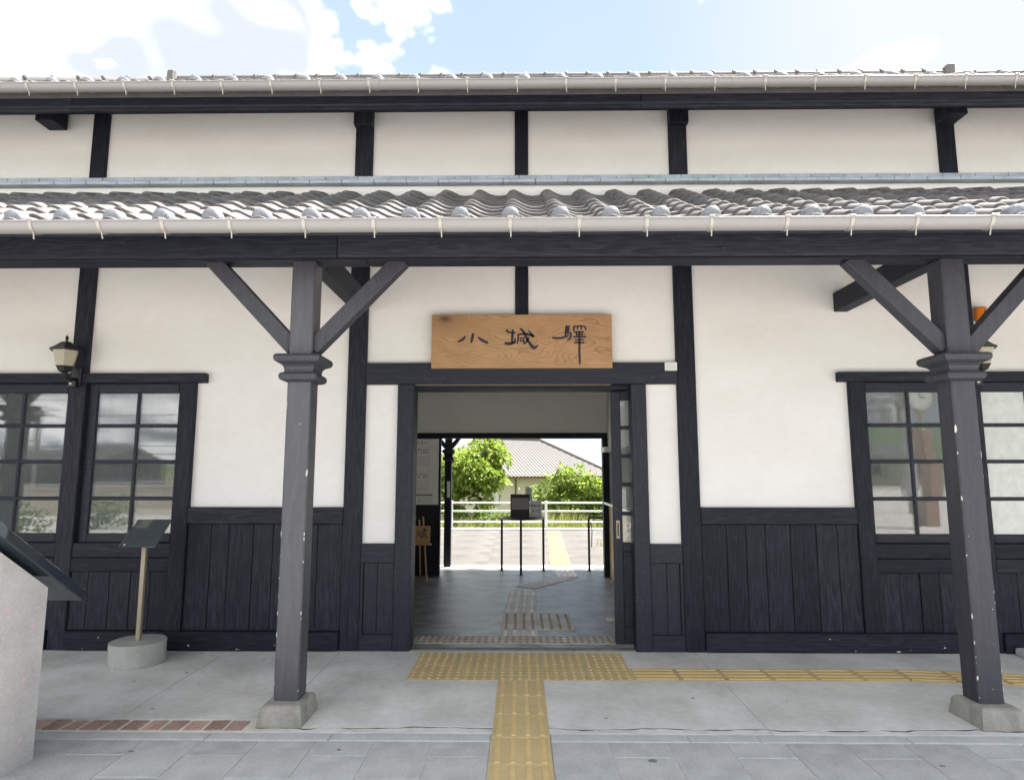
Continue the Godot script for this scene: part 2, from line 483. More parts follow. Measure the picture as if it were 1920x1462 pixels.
# ---------------------------------------------------------------- ground
func grounds() -> void:
	# one sheet to the horizon: level at the station, falling away behind the platform fence
	var st := new_st()
	var prof := [Vector2(900, -0.05), Vector2(60, -0.05), Vector2(12, -0.05), Vector2(-11.2, -0.05), Vector2(-13.0, -0.28), Vector2(-18.0, -1.3), Vector2(-24.0, -1.75), Vector2(-60.0, -1.75), Vector2(-900, -1.75)]
	var xs := [-900.0, -60.0, -20.0, 0.0, 20.0, 60.0, 900.0]
	for i in prof.size() - 1:
		for k in xs.size() - 1:
			var a: Vector2 = prof[i]
			var b: Vector2 = prof[i + 1]
			var n := Vector3(0, a.x - b.x, -(a.y - b.y) * 1.0).normalized()
			quad(st, Vector3(xs[k], a.y, a.x), Vector3(xs[k + 1], a.y, a.x), Vector3(xs[k + 1], b.y, b.x), Vector3(xs[k], b.y, b.x), n)
	var gt := mottled(256, 141, Color(0.05, 0.075, 0.02), Color(0.15, 0.17, 0.06), Color(0.20, 0.17, 0.09), 1.2, 0.8, 0.2)
	M.grass_ground = tmat(gt[0], Vector3(0.25, 0.25, 0.25), 0.95, gt[1], 0.4)
	tag(put(self, "ground", st.commit(), M.grass_ground), "grassy ground falling away behind the platform", "", "", "structure")
	# soil under the porch floor, seen only in the joints
	tag(bb(self, "foundation_bed", M.soil, -8.6, 9.0, -0.2, -0.042, -4.3, 3.4), "dark bed under the floor joints", "", "", "structure")
	# forecourt in front, out to the street
	tag(bb(self, "forecourt", M.plaza, -40, 40, -0.2, -0.010, 3.31, 46), "sunlit forecourt before the station", "", "", "structure")

	# porch floor: panels parted by joints, their front edge broken along a crack
	var floor_ := base("concrete_floor")
	tag(floor_, "pale worn concrete porch floor", "", "", "structure")
	var n := FastNoiseLite.new()
	n.seed = 3
	n.frequency = 1.6
	n.fractal_octaves = 4
	var xs2 := [-8.4, -6.2, -4.25, -2.22, -1.36, 1.31, 2.78, 5.0, 7.0, 8.9]
	for i in xs2.size() - 1:
		var x0: float = xs2[i] + 0.0018
		var x1: float = xs2[i + 1] - 0.0018
		var back := PackedVector2Array([Vector2(x0, 0.008), Vector2(x1, 0.008)])
		var edge := PackedVector2Array()
		var lip := PackedVector2Array()
		var steps := maxi(4, int((x1 - x0) / 0.035))
		for k in steps + 1:
			var x := lerpf(x1, x0, float(k) / steps)
			var z := 1.468 + 0.035 * n.get_noise_1d(x * 1.0) + 0.012 * n.get_noise_1d(x * 6.0 + 40.0)
			if x < -1.36: z = 1.372
			if absf(x) < 0.156: z = minf(z, 1.53)
			edge.append(Vector2(x, z))
			lip.append(Vector2(x, z + 0.013 + 0.016 * n.get_noise_1d(x * 4.0 - 9.0)))
		put(floor_, "floor_panel", prism(back + edge, -0.06, 0.0), M.concrete)
		if x1 > -1.3:
			lip.reverse()
			var dirt := new_st()
			for k in lip.size() - 1:
				var q := edge.size() - 1 - k
				quad(dirt, Vector3(edge[q].x, -0.0045, edge[q].y - 0.001), Vector3(edge[q - 1].x, -0.0045, edge[q - 1].y - 0.001), Vector3(lip[k + 1].x, -0.0045, lip[k + 1].y + 0.001), Vector3(lip[k].x, -0.0045, lip[k].y + 0.001), Vector3.UP)
			put(floor_, "crack_dirt", dirt.commit(), M.soil)
			put(floor_, "broken_lip", prism(PackedVector2Array([Vector2(x1, 1.53), Vector2(x0, 1.53)]) + lip, -0.06, -0.003), M.concrete)
	# trodden gum and tar marks
	rng.seed = 67
	var gum := new_st()
	for i in 20:
		add_blot(gum, rng.randf_range(0.004, 0.011), Transform3D(Basis(), Vector3(rng.randf_range(-3.4, 3.6), 0.0, rng.randf_range(0.12, 1.34))))
	tag(put(floor_, "gum_marks", gum.commit(), M.gum), "", "", "", "stuff")
	# brick edging on either side of the porch, flush with the floor
	var edging := base("brick_edging")
	tag(edging, "worn red bricks laid along the porch edge", "", "", "structure")
	put(edging, "mortar", box_mesh(Vector3(7.0, 0.05, 0.153), 0.002), M.mortar, Vector3(-4.858, -0.031, 1.4525))
	rng.seed = 41
	var bx := -1.475
	while bx > -4.6:
		var wd := 0.088 + rng.randf() * 0.014
		if rng.randf() < 0.93:
			var o := put(edging, "brick", box_mesh(Vector3(snappedf(wd, 0.004), 0.05, 0.132), 0.006), M["brick%d" % rng.randi_range(0, 2)], Vector3(bx - wd / 2, -0.0245 - rng.randf() * 0.004, 1.450 + rng.randf_range(-0.003, 0.003)))
			o.rotation.y = rng.randf_range(-0.05, 0.05)
		bx -= wd + 0.012
	bx = 2.73
	for k in 12:
		put(edging, "brick", box_mesh(Vector3(0.092, 0.05, 0.10), 0.006), M["brick%d" % rng.randi_range(0, 2)], Vector3(bx, -0.021, 1.480), Vector3(0, rng.randf_range(-0.04, 0.04), 0))
		bx += 0.104

	# pavement: a strip of pale kerb stones, then grey slabs in columns with staggered joints
	var pave := base("pavement")
	tag(pave, "grey stone slab pavement before the porch", "", "", "structure")
	bb(pave, "joint_sand", M.mortar, -4.6, 4.6, -0.05, -0.0125, 1.532, 3.306, 0.0)
	var kx := [-4.6, -3.9, -3.05, -2.4, -1.62, -0.98, -0.1525, 0.1525, 0.86, 1.22, 1.98, 2.62, 3.25, 4.0, 4.6]
	for i in kx.size() - 1:
		if absf(kx[i] + kx[i + 1]) < 0.1: continue
		bb(pave, "kerb_stone", M.kerb, kx[i] + 0.002, kx[i + 1] - 0.002, -0.06, -0.006, 1.536, 1.626, 0.004)
	for side in [-1, 1]:
		for c in 14:
			var x0 := 0.1535 + c * 0.295
			var x1 := x0 + 0.291
			var z := 1.631
			var first := 0.172 if (c % 2 == 0) == (side < 0) else 0.40
			if side > 0 and c == 0: first = 0.46
			while z < 3.3:
				var ln := minf(first, 3.305 - z)
				if ln > 0.05:
					var pm: Material = M["paver%d" % rng.randi_range(0, 3)]
					bb(pave, "paving_slab", pm, x0 if side > 0 else -x1, x1 if side > 0 else -x0, -0.06, -0.008 + rng.randf_range(-0.0012, 0.0012), z, z + ln - 0.004, 0.003)
				z += first
				first = 0.40

	var gum2 := new_st()
	for i in 8:
		var gx := rng.randf_range(0.25, 3.0) * (-1.0 if i % 2 == 0 else 1.0)
		add_blot(gum2, rng.randf_range(0.006, 0.016), Transform3D(Basis(), Vector3(gx, -0.0064, rng.randf_range(1.68, 2.2))))
	tag(put(pave, "gum_marks", gum2.commit(), M.gum), "", "", "", "stuff")
	# tactile guide path
	var path := base("tactile_path")
	tag(path, "yellow tactile paving leading to the doorway", "", "", "structure")
	var dot_tile := box_mesh(Vector3(0.297, 0.012, 0.317), 0.002)
	var dots := tactile_dots(0.298, 0.318, 5, 5)
	for r in 2:
		for c in 5:
			put(put(path, "dotted_tile", dot_tile, M.tactile, Vector3(-0.600 + c * 0.3, -0.003, 0.06 + 0.16 + r * 0.32)), "dots", dots, M.tactile_bar)
	var flat := box_mesh(Vector3(0.298, 0.012, 0.298), 0.002)
	var rib := rounded_bar(0.272)
	for k in 9:
		var tl := put(path, "guide_tile", flat, M.tactile, Vector3(0.002, -0.003 - (0.0 if k < 3 else 0.004), 0.70 + 0.15 + k * 0.3))
		for j in 4:
			put(tl, "bar", rib, M.tactile_bar, Vector3(-0.1125 + 0.075 * j, 0.006, 0.0))
	var t2 := box_mesh(Vector3(0.298, 0.012, 0.252), 0.002)
	for k in 14:
		var x := 0.901 + k * 0.3
		var tl := put(path, "guide_tile", t2, M.tactile, Vector3(x, -0.003, 0.568 + maxf(0.0, x - 2.62) * 0.125), Vector3(0, -0.125 if x > 2.62 else 0.0, 0))
		for j in 4:
			put(tl, "bar", rib, M.tactile_bar, Vector3(0, 0.006, -0.093 + 0.062 * j), Vector3(0, PI / 2, 0))

func add_blot(st: SurfaceTool, r: float, t: Transform3D) -> void:
	var outline := PackedVector2Array()
	for q in 9:
		outline.append(Vector2(cos(TAU * q / 9.0) * 1.5, sin(TAU * q / 9.0)) * r * rng.randf_range(0.7, 1.15))
	add_prism(st, outline, -0.001, 0.0008, t)

func rounded_bar(length: float) -> Mesh:
	var st := new_st()
	var h := length / 2.0
	var pr := [Vector2(-0.015, 0.0), Vector2(-0.010, 0.0045), Vector2(-0.006, 0.0055), Vector2(0.006, 0.0055), Vector2(0.010, 0.0045), Vector2(0.015, 0.0)]
	for i in pr.size() - 1:
		var a: Vector2 = pr[i]
		var b: Vector2 = pr[i + 1]
		var nn := Vector3(-(b.y - a.y), b.x - a.x, 0).normalized()
		quad(st, Vector3(a.x, a.y, -h + a.y), Vector3(b.x, b.y, -h + b.y), Vector3(b.x, b.y, h - b.y), Vector3(a.x, a.y, h - a.y), nn)
	for s in [-1.0, 1.0]:
		for i in range(1, pr.size() - 1):
			tri(st, Vector3(pr[0].x, 0, s * h), Vector3(pr[i].x, pr[i].y, s * (h - pr[i].y)), Vector3(pr[i + 1].x, pr[i + 1].y, s * (h - pr[i + 1].y)), Vector3(0, 0.7, s * 0.7))
	return st.commit()

func tactile_dots(w: float, d: float, nx: int, nz: int) -> Mesh:
	var st := new_st()
	for i in nx:
		for k in nz:
			var t := Transform3D(Basis(), Vector3((i + 0.5 - nx / 2.0) * w / nx, 0.006, (k + 0.5 - nz / 2.0) * d / nz))
			add_lathe(st, [Vector2(0.0155, 0.0), Vector2(0.0115, 0.0038), Vector2(0.008, 0.005), Vector2(0.0, 0.005)], 10, t)
	return st.commit()

# ---------------------------------------------------------------- roof tiles
const TW := 0.265
const TROW := 0.182

func tile_mesh() -> Mesh:
	# one interlocking pantile: roll at its left, trough to its right; x across, z down the slope, y off the roof
	var pf := [Vector2(0.0, 0.012), Vector2(0.007, 0.028), Vector2(0.02, 0.041), Vector2(0.038, 0.049), Vector2(0.056, 0.050), Vector2(0.076, 0.044), Vector2(0.10, 0.031), Vector2(0.13, 0.016), Vector2(0.162, 0.006), Vector2(0.195, 0.002), Vector2(0.225, 0.003), Vector2(0.255, 0.008), Vector2(0.278, 0.015)]
	var nr := []
	for i in pf.size():
		var e: Vector2 = pf[mini(i + 1, pf.size() - 1)] - pf[maxi(i - 1, 0)]
		nr.append(Vector3(-e.y, e.x, 0.0).normalized())
	var st := new_st()
	var th := 0.019
	var l0 := 0.05
	var l1 := -TROW - 0.035
	var f := 0.030
	for i in pf.size() - 1:
		var a: Vector2 = pf[i]
		var b: Vector2 = pf[i + 1]
		var a0 := Vector3(a.x, a.y + f, l0)
		var b0 := Vector3(b.x, b.y + f, l0)
		var a1 := Vector3(a.x, a.y, l1)
		var b1 := Vector3(b.x, b.y, l1)
		squad(st, [a0, b0, b1, a1], [nr[i], nr[i + 1], nr[i + 1], nr[i]])
		# worn front edge: a small round-over, then the thickness
		var r := Vector3(0, -0.004, 0.004)
		squad(st, [a0, b0, b0 + r, a0 + r], [nr[i], nr[i + 1], Vector3(0, 0.3, 0.95), Vector3(0, 0.3, 0.95)])
		var dn := Vector3(0, -th, 0.002)
		quad(st, a0 + r, b0 + r, b0 + dn, a0 + dn, Vector3(0, 0, 1))
		var dn1 := Vector3(0, -th, 0)
		quad(st, a0 + dn, b0 + dn, b1 + dn1, a1 + dn1, Vector3.DOWN)
	for e in [0, pf.size() - 1]:
		var a := Vector3(pf[e].x, pf[e].y + f, l0)
		var b := Vector3(pf[e].x, pf[e].y, l1)
		quad(st, a, b, b + Vector3(0, -th, 0), a + Vector3(0, -th, 0), Vector3(-1 if e == 0 else 1, 0, 0))
	return st.commit()

func cap_mesh() -> Mesh:
	# round eave end, domed, facing down the slope (+z)
	var st := new_st()
	var t := Transform3D(Basis(Vector3.RIGHT, PI / 2), Vector3.ZERO)
	add_lathe(st, [Vector2(0.047, -0.06), Vector2(0.047, 0.0), Vector2(0.045, 0.007), Vector2(0.038, 0.014), Vector2(0.026, 0.020), Vector2(0.012, 0.023), Vector2(0.0, 0.0235)], 20, t)
	return st.commit()

func slope(a: float) -> Basis:
	# local z runs down a roof that falls towards +z
	return Basis(Vector3.RIGHT, a)

func gutter(parent: Node, x0: float, x1: float, y: float, z: float, r: float, brackets: Array, sleeves: Array) -> Node3D:
	var gt := base("gutter", parent)
	var st := new_st()
	var n := 14
	for i in n:
		var a := PI + PI * i / n
		var b := PI + PI * (i + 1) / n
		for io in [[r, 1.0], [r - 0.0035, -1.0]]:
			var da := Vector3(0, sin(a), cos(a))
			var db := Vector3(0, sin(b), cos(b))
			squad(st, [Vector3(x0, y, z) + da * io[0], Vector3(x0, y, z) + db * io[0], Vector3(x1, y, z) + db * io[0], Vector3(x1, y, z) + da * io[0]], [da * io[1], db * io[1], db * io[1], da * io[1]])
	put(gt, "trough", st.commit(), M.gutter)
	put(gt, "rolled_lip", tube([Vector3(x0, y, z + r), Vector3(x1, y, z + r)], 0.0055, 8), M.gutter)
	var bst := new_st()
	for i in n:
		var a := PI + PI * i / n * 1.0
		var b := PI + PI * (i + 1) / n * 1.0
		var ra := r + 0.004
		var da := Vector3(0, sin(a), cos(a))
		var db := Vector3(0, sin(b), cos(b))
		squad(bst, [Vector3(-0.0085, 0, 0) + da * ra, Vector3(-0.0085, 0, 0) + db * ra, Vector3(0.0085, 0, 0) + db * ra, Vector3(0.0085, 0, 0) + da * ra], [da, db, db, da])
		for s in [-1.0, 1.0]:
			quad(bst, Vector3(0.0085 * s, 0, 0) + da * ra, Vector3(0.0085 * s, 0, 0) + db * ra, Vector3(0.0085 * s, 0, 0) + db * r, Vector3(0.0085 * s, 0, 0) + da * r, Vector3(s, 0, 0))
	add_box(bst, Vector3(0.03, 0.010, 0.014), 0.002, Transform3D(Basis(), Vector3(0, 0.006, r + 0.002)))
	add_box(bst, Vector3(0.006, 0.038, 0.006), 0.001, Transform3D(Basis(Vector3.RIGHT, 0.25), Vector3(0.004, -r - 0.018, 0.016)))
	var bm := bst.commit()
	for bx in brackets:
		put(gt, "bracket", bm, M.bracket, Vector3(bx, y, z), Vector3(0, 0, rng.randf_range(-0.05, 0.05)))
	for sx in sleeves:
		var sst := new_st()
		for i in n:
			var a := PI + PI * i / n
			var b := PI + PI * (i + 1) / n
			var da := Vector3(0, sin(a), cos(a))
			var db := Vector3(0, sin(b), cos(b))
			var q := r + 0.0025
			squad(sst, [Vector3(-0.04, 0, 0) + da * q, Vector3(-0.04, 0, 0) + db * q, Vector3(0.04, 0, 0) + db * q, Vector3(0.04, 0, 0) + da * q], [da, db, db, da])
		put(gt, "joint_sleeve", sst.commit(), M.gutter, Vector3(sx, y, z))
	return gt

func roofs() -> void:
	var tm := tile_mesh()
	var cm := cap_mesh()
	rng.seed = 77
	# canopy roof over the porch
	var roof := base("canopy_roof", bld)
	var ang := atan(0.549)
	var org := Vector3(0, 2.632, 1.80)
	var bs := slope(ang)
	var far := []
	for r in 11:
		var up := r * TROW
		for c in range(-31, 33):
			var x := -0.049 - 0.05 + c * TW
			var p := org + bs * Vector3(0, 0, -up) + Vector3(x, 0, 0)
			var tw := Basis(Vector3.UP, rng.randf_range(-0.006, 0.006)) * bs * Basis(Vector3.RIGHT, rng.randf_range(-0.008, 0.008))
			p.y += rng.randf_range(-0.002, 0.002)
			var keep := r < 8
			var lim := 0.645 * (5.06 - p.z) + 0.80
			if keep and x > -lim - TW and x < lim - 0.05 and absf(x) < 4.6:
				var o := put(roof, "roof_tile", tm, M["tile%d" % rng.randi_range(0, 3)])
				o.transform = Transform3D(tw, p)
			elif x > -7.3 and x < 8.3:
				far.append(Transform3D(tw, p))
			if r == 0 and x > -3.6 and x < 3.6:
				put(roof, "eave_cap", cm, M.eave_cap, Vector3(x + 0.050, 2.690, 1.845), Vector3(ang * 0.35, 0, 0))
	tag(multi(roof, "outer_roof_tiles", tm, M.tile0, far), "", "", "", "stuff")
	var deck := put(roof, "roof_deck", box_mesh(Vector3(15.6, 0.02, 1.90), 0.002), M.timber_h0)
	deck.transform = Transform3D(bs, Vector3(0.5, 2.632, 1.80) + bs * Vector3(0, -0.032, -1.04))
	# strip of flat flashing tiles where the canopy meets the wall
	bb(roof, "mortar_fillet", M.plaster, -7.1, 8.1, 3.50, 3.700, 0.002, 0.052, 0.01)
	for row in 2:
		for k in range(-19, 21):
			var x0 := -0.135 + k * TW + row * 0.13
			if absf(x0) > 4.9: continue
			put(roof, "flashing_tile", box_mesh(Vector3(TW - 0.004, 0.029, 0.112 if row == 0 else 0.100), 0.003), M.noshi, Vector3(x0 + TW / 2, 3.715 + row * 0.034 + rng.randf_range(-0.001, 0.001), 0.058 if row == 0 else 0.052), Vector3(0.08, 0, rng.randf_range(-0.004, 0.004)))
	var br := [-2.905, -2.551, -2.195, -1.86, -1.507, -1.12, -0.757, -0.412, -0.049, 0.308, 0.656, 0.989, 1.376, 1.707, 2.038, 2.422, 2.79]
	gutter(bld, -7.4, 8.4, 2.645, 1.865, 0.05, br, [0.13])

	# main roof: a hip roof, ridge along the building
	var main := base("main_roof", bld)
	var a2 := atan(0.640)
	var b2 := slope(a2)
	var o2 := Vector3(0, 4.098, 0.74)
	var rise := 3.31 * 0.640
	var st := new_st()
	var ex0 := -7.92
	var ex1 := 8.93
	var rx0 := -4.50
	var rx1 := 5.50
	var ye := 4.175
	var e := [Vector3(ex0, ye, 0.66), Vector3(ex1, ye, 0.66), Vector3(ex1, ye, -4.45), Vector3(ex0, ye, -4.45)]
	var rd := [Vector3(rx0, ye + rise, -2.65), Vector3(rx1, ye + rise, -2.65)]
	for dy in [0.0, -0.06]:
		var q := Vector3(0, dy, 0)
		var s := 1.0 if dy == 0.0 else -1.0
		quad(st, e[0] + q, e[1] + q, rd[1] + q, rd[0] + q, Vector3(0, 0.84, 0.54) * s)
		quad(st, e[2] + q, e[3] + q, rd[0] + q, rd[1] + q, Vector3(0, 0.84, -0.54) * s)
		tri(st, e[1] + q, e[2] + q, rd[1] + q, Vector3(0.54, 0.84, 0) * s)
		tri(st, e[3] + q, e[0] + q, rd[0] + q, Vector3(-0.54, 0.84, 0) * s)
	for i in 4:
		var p: Vector3 = e[i]
		var p2: Vector3 = e[(i + 1) % 4]
		quad(st, p, p2, p2 + Vector3(0, -0.06, 0), p + Vector3(0, -0.06, 0), ((p + p2) / 2.0 - Vector3(0.5, ye, -2.65)) * Vector3(1, 0, 1))
	put(main, "roof_deck", st.commit(), M.tile1)
	far = []
	for r in 22:
		for c in range(-31, 35):
			var x := -0.02 + c * TW
			var up := r * TROW
			var p := o2 + b2 * Vector3(0, 0.0, -up) + Vector3(x, 0.02, 0)
			var run := 0.78 - p.z
			if x < ex0 + run or x + TW > ex1 - run: continue
			var tw := b2 * Basis(Vector3.RIGHT, rng.randf_range(-0.008, 0.008))
			if r == 0 and absf(x) < 4.4:
				put(main, "roof_tile", tm, M["tile%d" % rng.randi_range(0, 3)]).transform = Transform3D(tw, p)
				put(main, "eave_cap", cm, M.eave_cap, p + Vector3(0.05, 0.040, 0.045))
			else:
				far.append(Transform3D(tw, p))
	tag(multi(main, "upper_roof_tiles", tm, M.tile0, far), "", "", "", "stuff")
	# ridge: flat courses under round cap tiles, each with a collar; hips run down to the corners
	var cap := new_st()
	var ct := Transform3D(Basis(Vector3(0, 0, 1), -PI / 2), Vector3.ZERO)
	add_lathe(cap, [Vector2(0.0, -0.134), Vector2(0.062, -0.134), Vector2(0.062, 0.09), Vector2(0.078, 0.094), Vector2(0.080, 0.118), Vector2(0.074, 0.132), Vector2(0.0, 0.132)], 14, ct)
	var capm := cap.commit()
	bb(main, "ridge_course", M.tile1, rx0, rx1, ye + rise - 0.03, ye + rise + 0.11, -2.74, -2.56, 0.01)
	var k := 0
	while rx0 + 0.14 + k * 0.27 < rx1:
		put(main, "ridge_cap", capm, M["tile%d" % (k % 4)], Vector3(rx0 + 0.14 + k * 0.27, ye + rise + 0.135, -2.65))
		k += 1
	for s in [0, 1]:
		put(main, "ridge_end", box_mesh(Vector3(0.12, 0.27, 0.22), 0.03), M.tile2, rd[s] + Vector3(0.02 if s == 1 else -0.02, 0.11, 0))
		var d: Vector3 = e[s] - rd[s]
		var nk := int(d.length() / 0.27)
		var dir := d.normalized()
		for j in nk:
			var o := put(main, "hip_cap", capm, M["tile%d" % (j % 4)], rd[s] + dir * (0.2 + j * 0.27) + Vector3(0, 0.11, 0))
			var zx := dir.cross(Vector3.UP).normalized()
			o.basis = Basis(dir, zx.cross(dir), zx)
	var ubr := []
	for j in range(-10, 11):
		ubr.append(-0.02 + j * 0.3535)
	gutter(bld, ex0, ex1, 4.128, 0.79, 0.045, ubr, [-1.05, 1.55])
	# eave of the main roof: fascia in lengths, sloping soffit
	var fx := [-7.9, -3.35, 0.9, 5.2, 8.9]
	for j in 4:
		bb(bld, "upper_fascia", M["timber_h%d" % (j % 3)], fx[j] + 0.001, fx[j + 1] - 0.001, 4.015, 4.172, 0.62, 0.655, 0.004)
	var sof := put(bld, "upper_soffit", box_mesh(Vector3(15.4, 0.02, 0.80), 0.002), M.timber_h1)
	sof.transform = Transform3D(Basis(Vector3.RIGHT, atan(0.55)), Vector3(0.5, 4.235, 0.315))
	bb(bld, "wall_plate", M.timber_h1, -7.1, 8.1, 4.375, 4.46, 0.002, 0.045)

func multi(parent: Node, called: String, mesh: Mesh, m: Material, places: Array, colors: Array = []) -> MultiMeshInstance3D:
	var mm := MultiMesh.new()
	mm.transform_format = MultiMesh.TRANSFORM_3D
	mm.use_colors = colors.size() > 0
	mm.mesh = mesh
	mm.instance_count = places.size()
	for i in places.size():
		mm.set_instance_transform(i, places[i])
		if colors.size(): mm.set_instance_color(i, colors[i])
	var o := MultiMeshInstance3D.new()
	o.name = called
	o.multimesh = mm
	o.material_override = m
	parent.add_child(o, true)
	return o

# ---------------------------------------------------------------- walls and porch
func timber_v() -> Material:
	return M["timber_v%d" % rng.randi_range(0, 2)]

func timber_h() -> Material:
	return M["timber_h%d" % rng.randi_range(0, 2)]

func boards(parent: Node, x0: float, x1: float, y0: float, y1: float, wd: float, z := 0.022) -> void:
	var n := maxi(1, roundi((x1 - x0) / wd))
	var cuts := [x0]
	for i in range(1, n):
		cuts.append(lerpf(x0, x1, (i + rng.randf_range(-0.14, 0.14)) / n))
	cuts.append(x1)
	for i in n:
		bb(parent, "board", timber_v(), cuts[i] + 0.0022, cuts[i + 1] - 0.0022, y0, y1, 0.003, z + rng.randf_range(-0.003, 0.003), 0.0025)

func window_sash(parent: Node, x0: float, x1: float, cols: Array, glass: Material) -> void:
	# cols: pane edges; four rows of panes
	var s := base("window", parent)
	var rows := [[0.869, 1.125], [1.154, 1.414], [1.443, 1.70], [1.73, 1.978]]
	var zf := -0.012
	var zb := -0.048
	var wv: Material = M.paint_v
	var wh: Material = M.paint_h
	var first: float = cols[0][0]
	var last: float = cols[cols.size() - 1][1]
	bb(s, "stile", wv, x0, first, 0.80, 2.056, zb, zf)
	bb(s, "stile", wv, last, x1, 0.80, 2.056, zb, zf)
	bb(s, "bottom_rail", wh, first, last, 0.80, 0.869, zb + 0.001, zf - 0.001)
	bb(s, "top_rail", wh, first, last, 1.978, 2.056, zb + 0.001, zf - 0.001)
	for i in range(1, 4):
		bb(s, "glazing_bar", wh, first, last, rows[i - 1][1], rows[i][0], zb + 0.006, zf - 0.004, 0.005)
	for c in cols.size():
		if c > 0:
			bb(s, "glazing_bar", wv, cols[c - 1][1], cols[c][0], 0.869, 1.978, zb + 0.005, zf - 0.003, 0.005)
		for r in rows:
			var o := put(s, "pane", box_mesh(Vector3(cols[c][1] - cols[c][0] + 0.006, r[1] - r[0] + 0.006, 0.003), 0.0), glass, Vector3((cols[c][0] + cols[c][1]) / 2, (r[0] + r[1]) / 2, -0.028))
			o.rotation = Vector3(rng.randf_range(-0.004, 0.004), rng.randf_range(-0.004, 0.004), 0)
			if glass == M.glass:
				var o2 := put(s, "inner_pane", o.mesh, glass, o.position + Vector3(0, 0, -0.012))
				o2.rotation = Vector3(rng.randf_range(-0.004, 0.004), rng.randf_range(-0.004, 0.004), 0)

func window_bay(side: float) -> void:
	var X := func(a: float) -> float: return a if side < 0 else -a + 0.005
	# positions given for the bay on the left of the doorway, mirrored for the other
	var ex := func(called: String, m: Material, a: float, b: float, y0: float, y1: float, z0: float, z1: float) -> void:
		var p: float = X.call(a)
		var q: float = X.call(b)
		bb(bld, called, m, minf(p, q), maxf(p, q), y0, y1, z0, z1)
	ex.call("window_head", M.timber_h0, -4.59, -2.513, 2.056, 2.132, -0.09, 0.058)
	ex.call("window_post", M.timber_v1, -2.721, -2.596, 0.143, 2.056, -0.09, 0.046)
	ex.call("window_post", M.timber_v2, -4.51, -4.385, 0.143, 2.056, -0.09, 0.046)
	for h in [[-3.485, -2.721], [-4.385, -3.621]]:
		ex.call("window_sill", timber_h(), h[0], h[1], 0.690, 0.80, -0.09, 0.032)
		ex.call("lower_rail", timber_h(), h[0], h[1], 0.584, 0.687, -0.05, 0.038)
		var p: float = X.call(h[0])
		var q: float = X.call(h[1])
		boards(bld, minf(p, q), maxf(p, q), 0.146, 0.583, 0.155)
	for h in [[[-3.485, -2.721], [[-3.413, -3.095], [-3.069, -2.753]]], [[-4.385, -3.621], [[-4.35, -4.03], [-4.004, -3.662]]]]:
		var cols := []
		for c in h[1]:
			var p: float = X.call(c[0])
			var q: float = X.call(c[1])
			cols.append([minf(p, q), maxf(p, q)])
		if side > 0: cols.reverse()
		var p: float = X.call(h[0][0])
		var q: float = X.call(h[0][1])
		window_sash(bld, minf(p, q), maxf(p, q), cols, M.frosted if side > 0 and h[0][0] < -4.0 else M.glass)

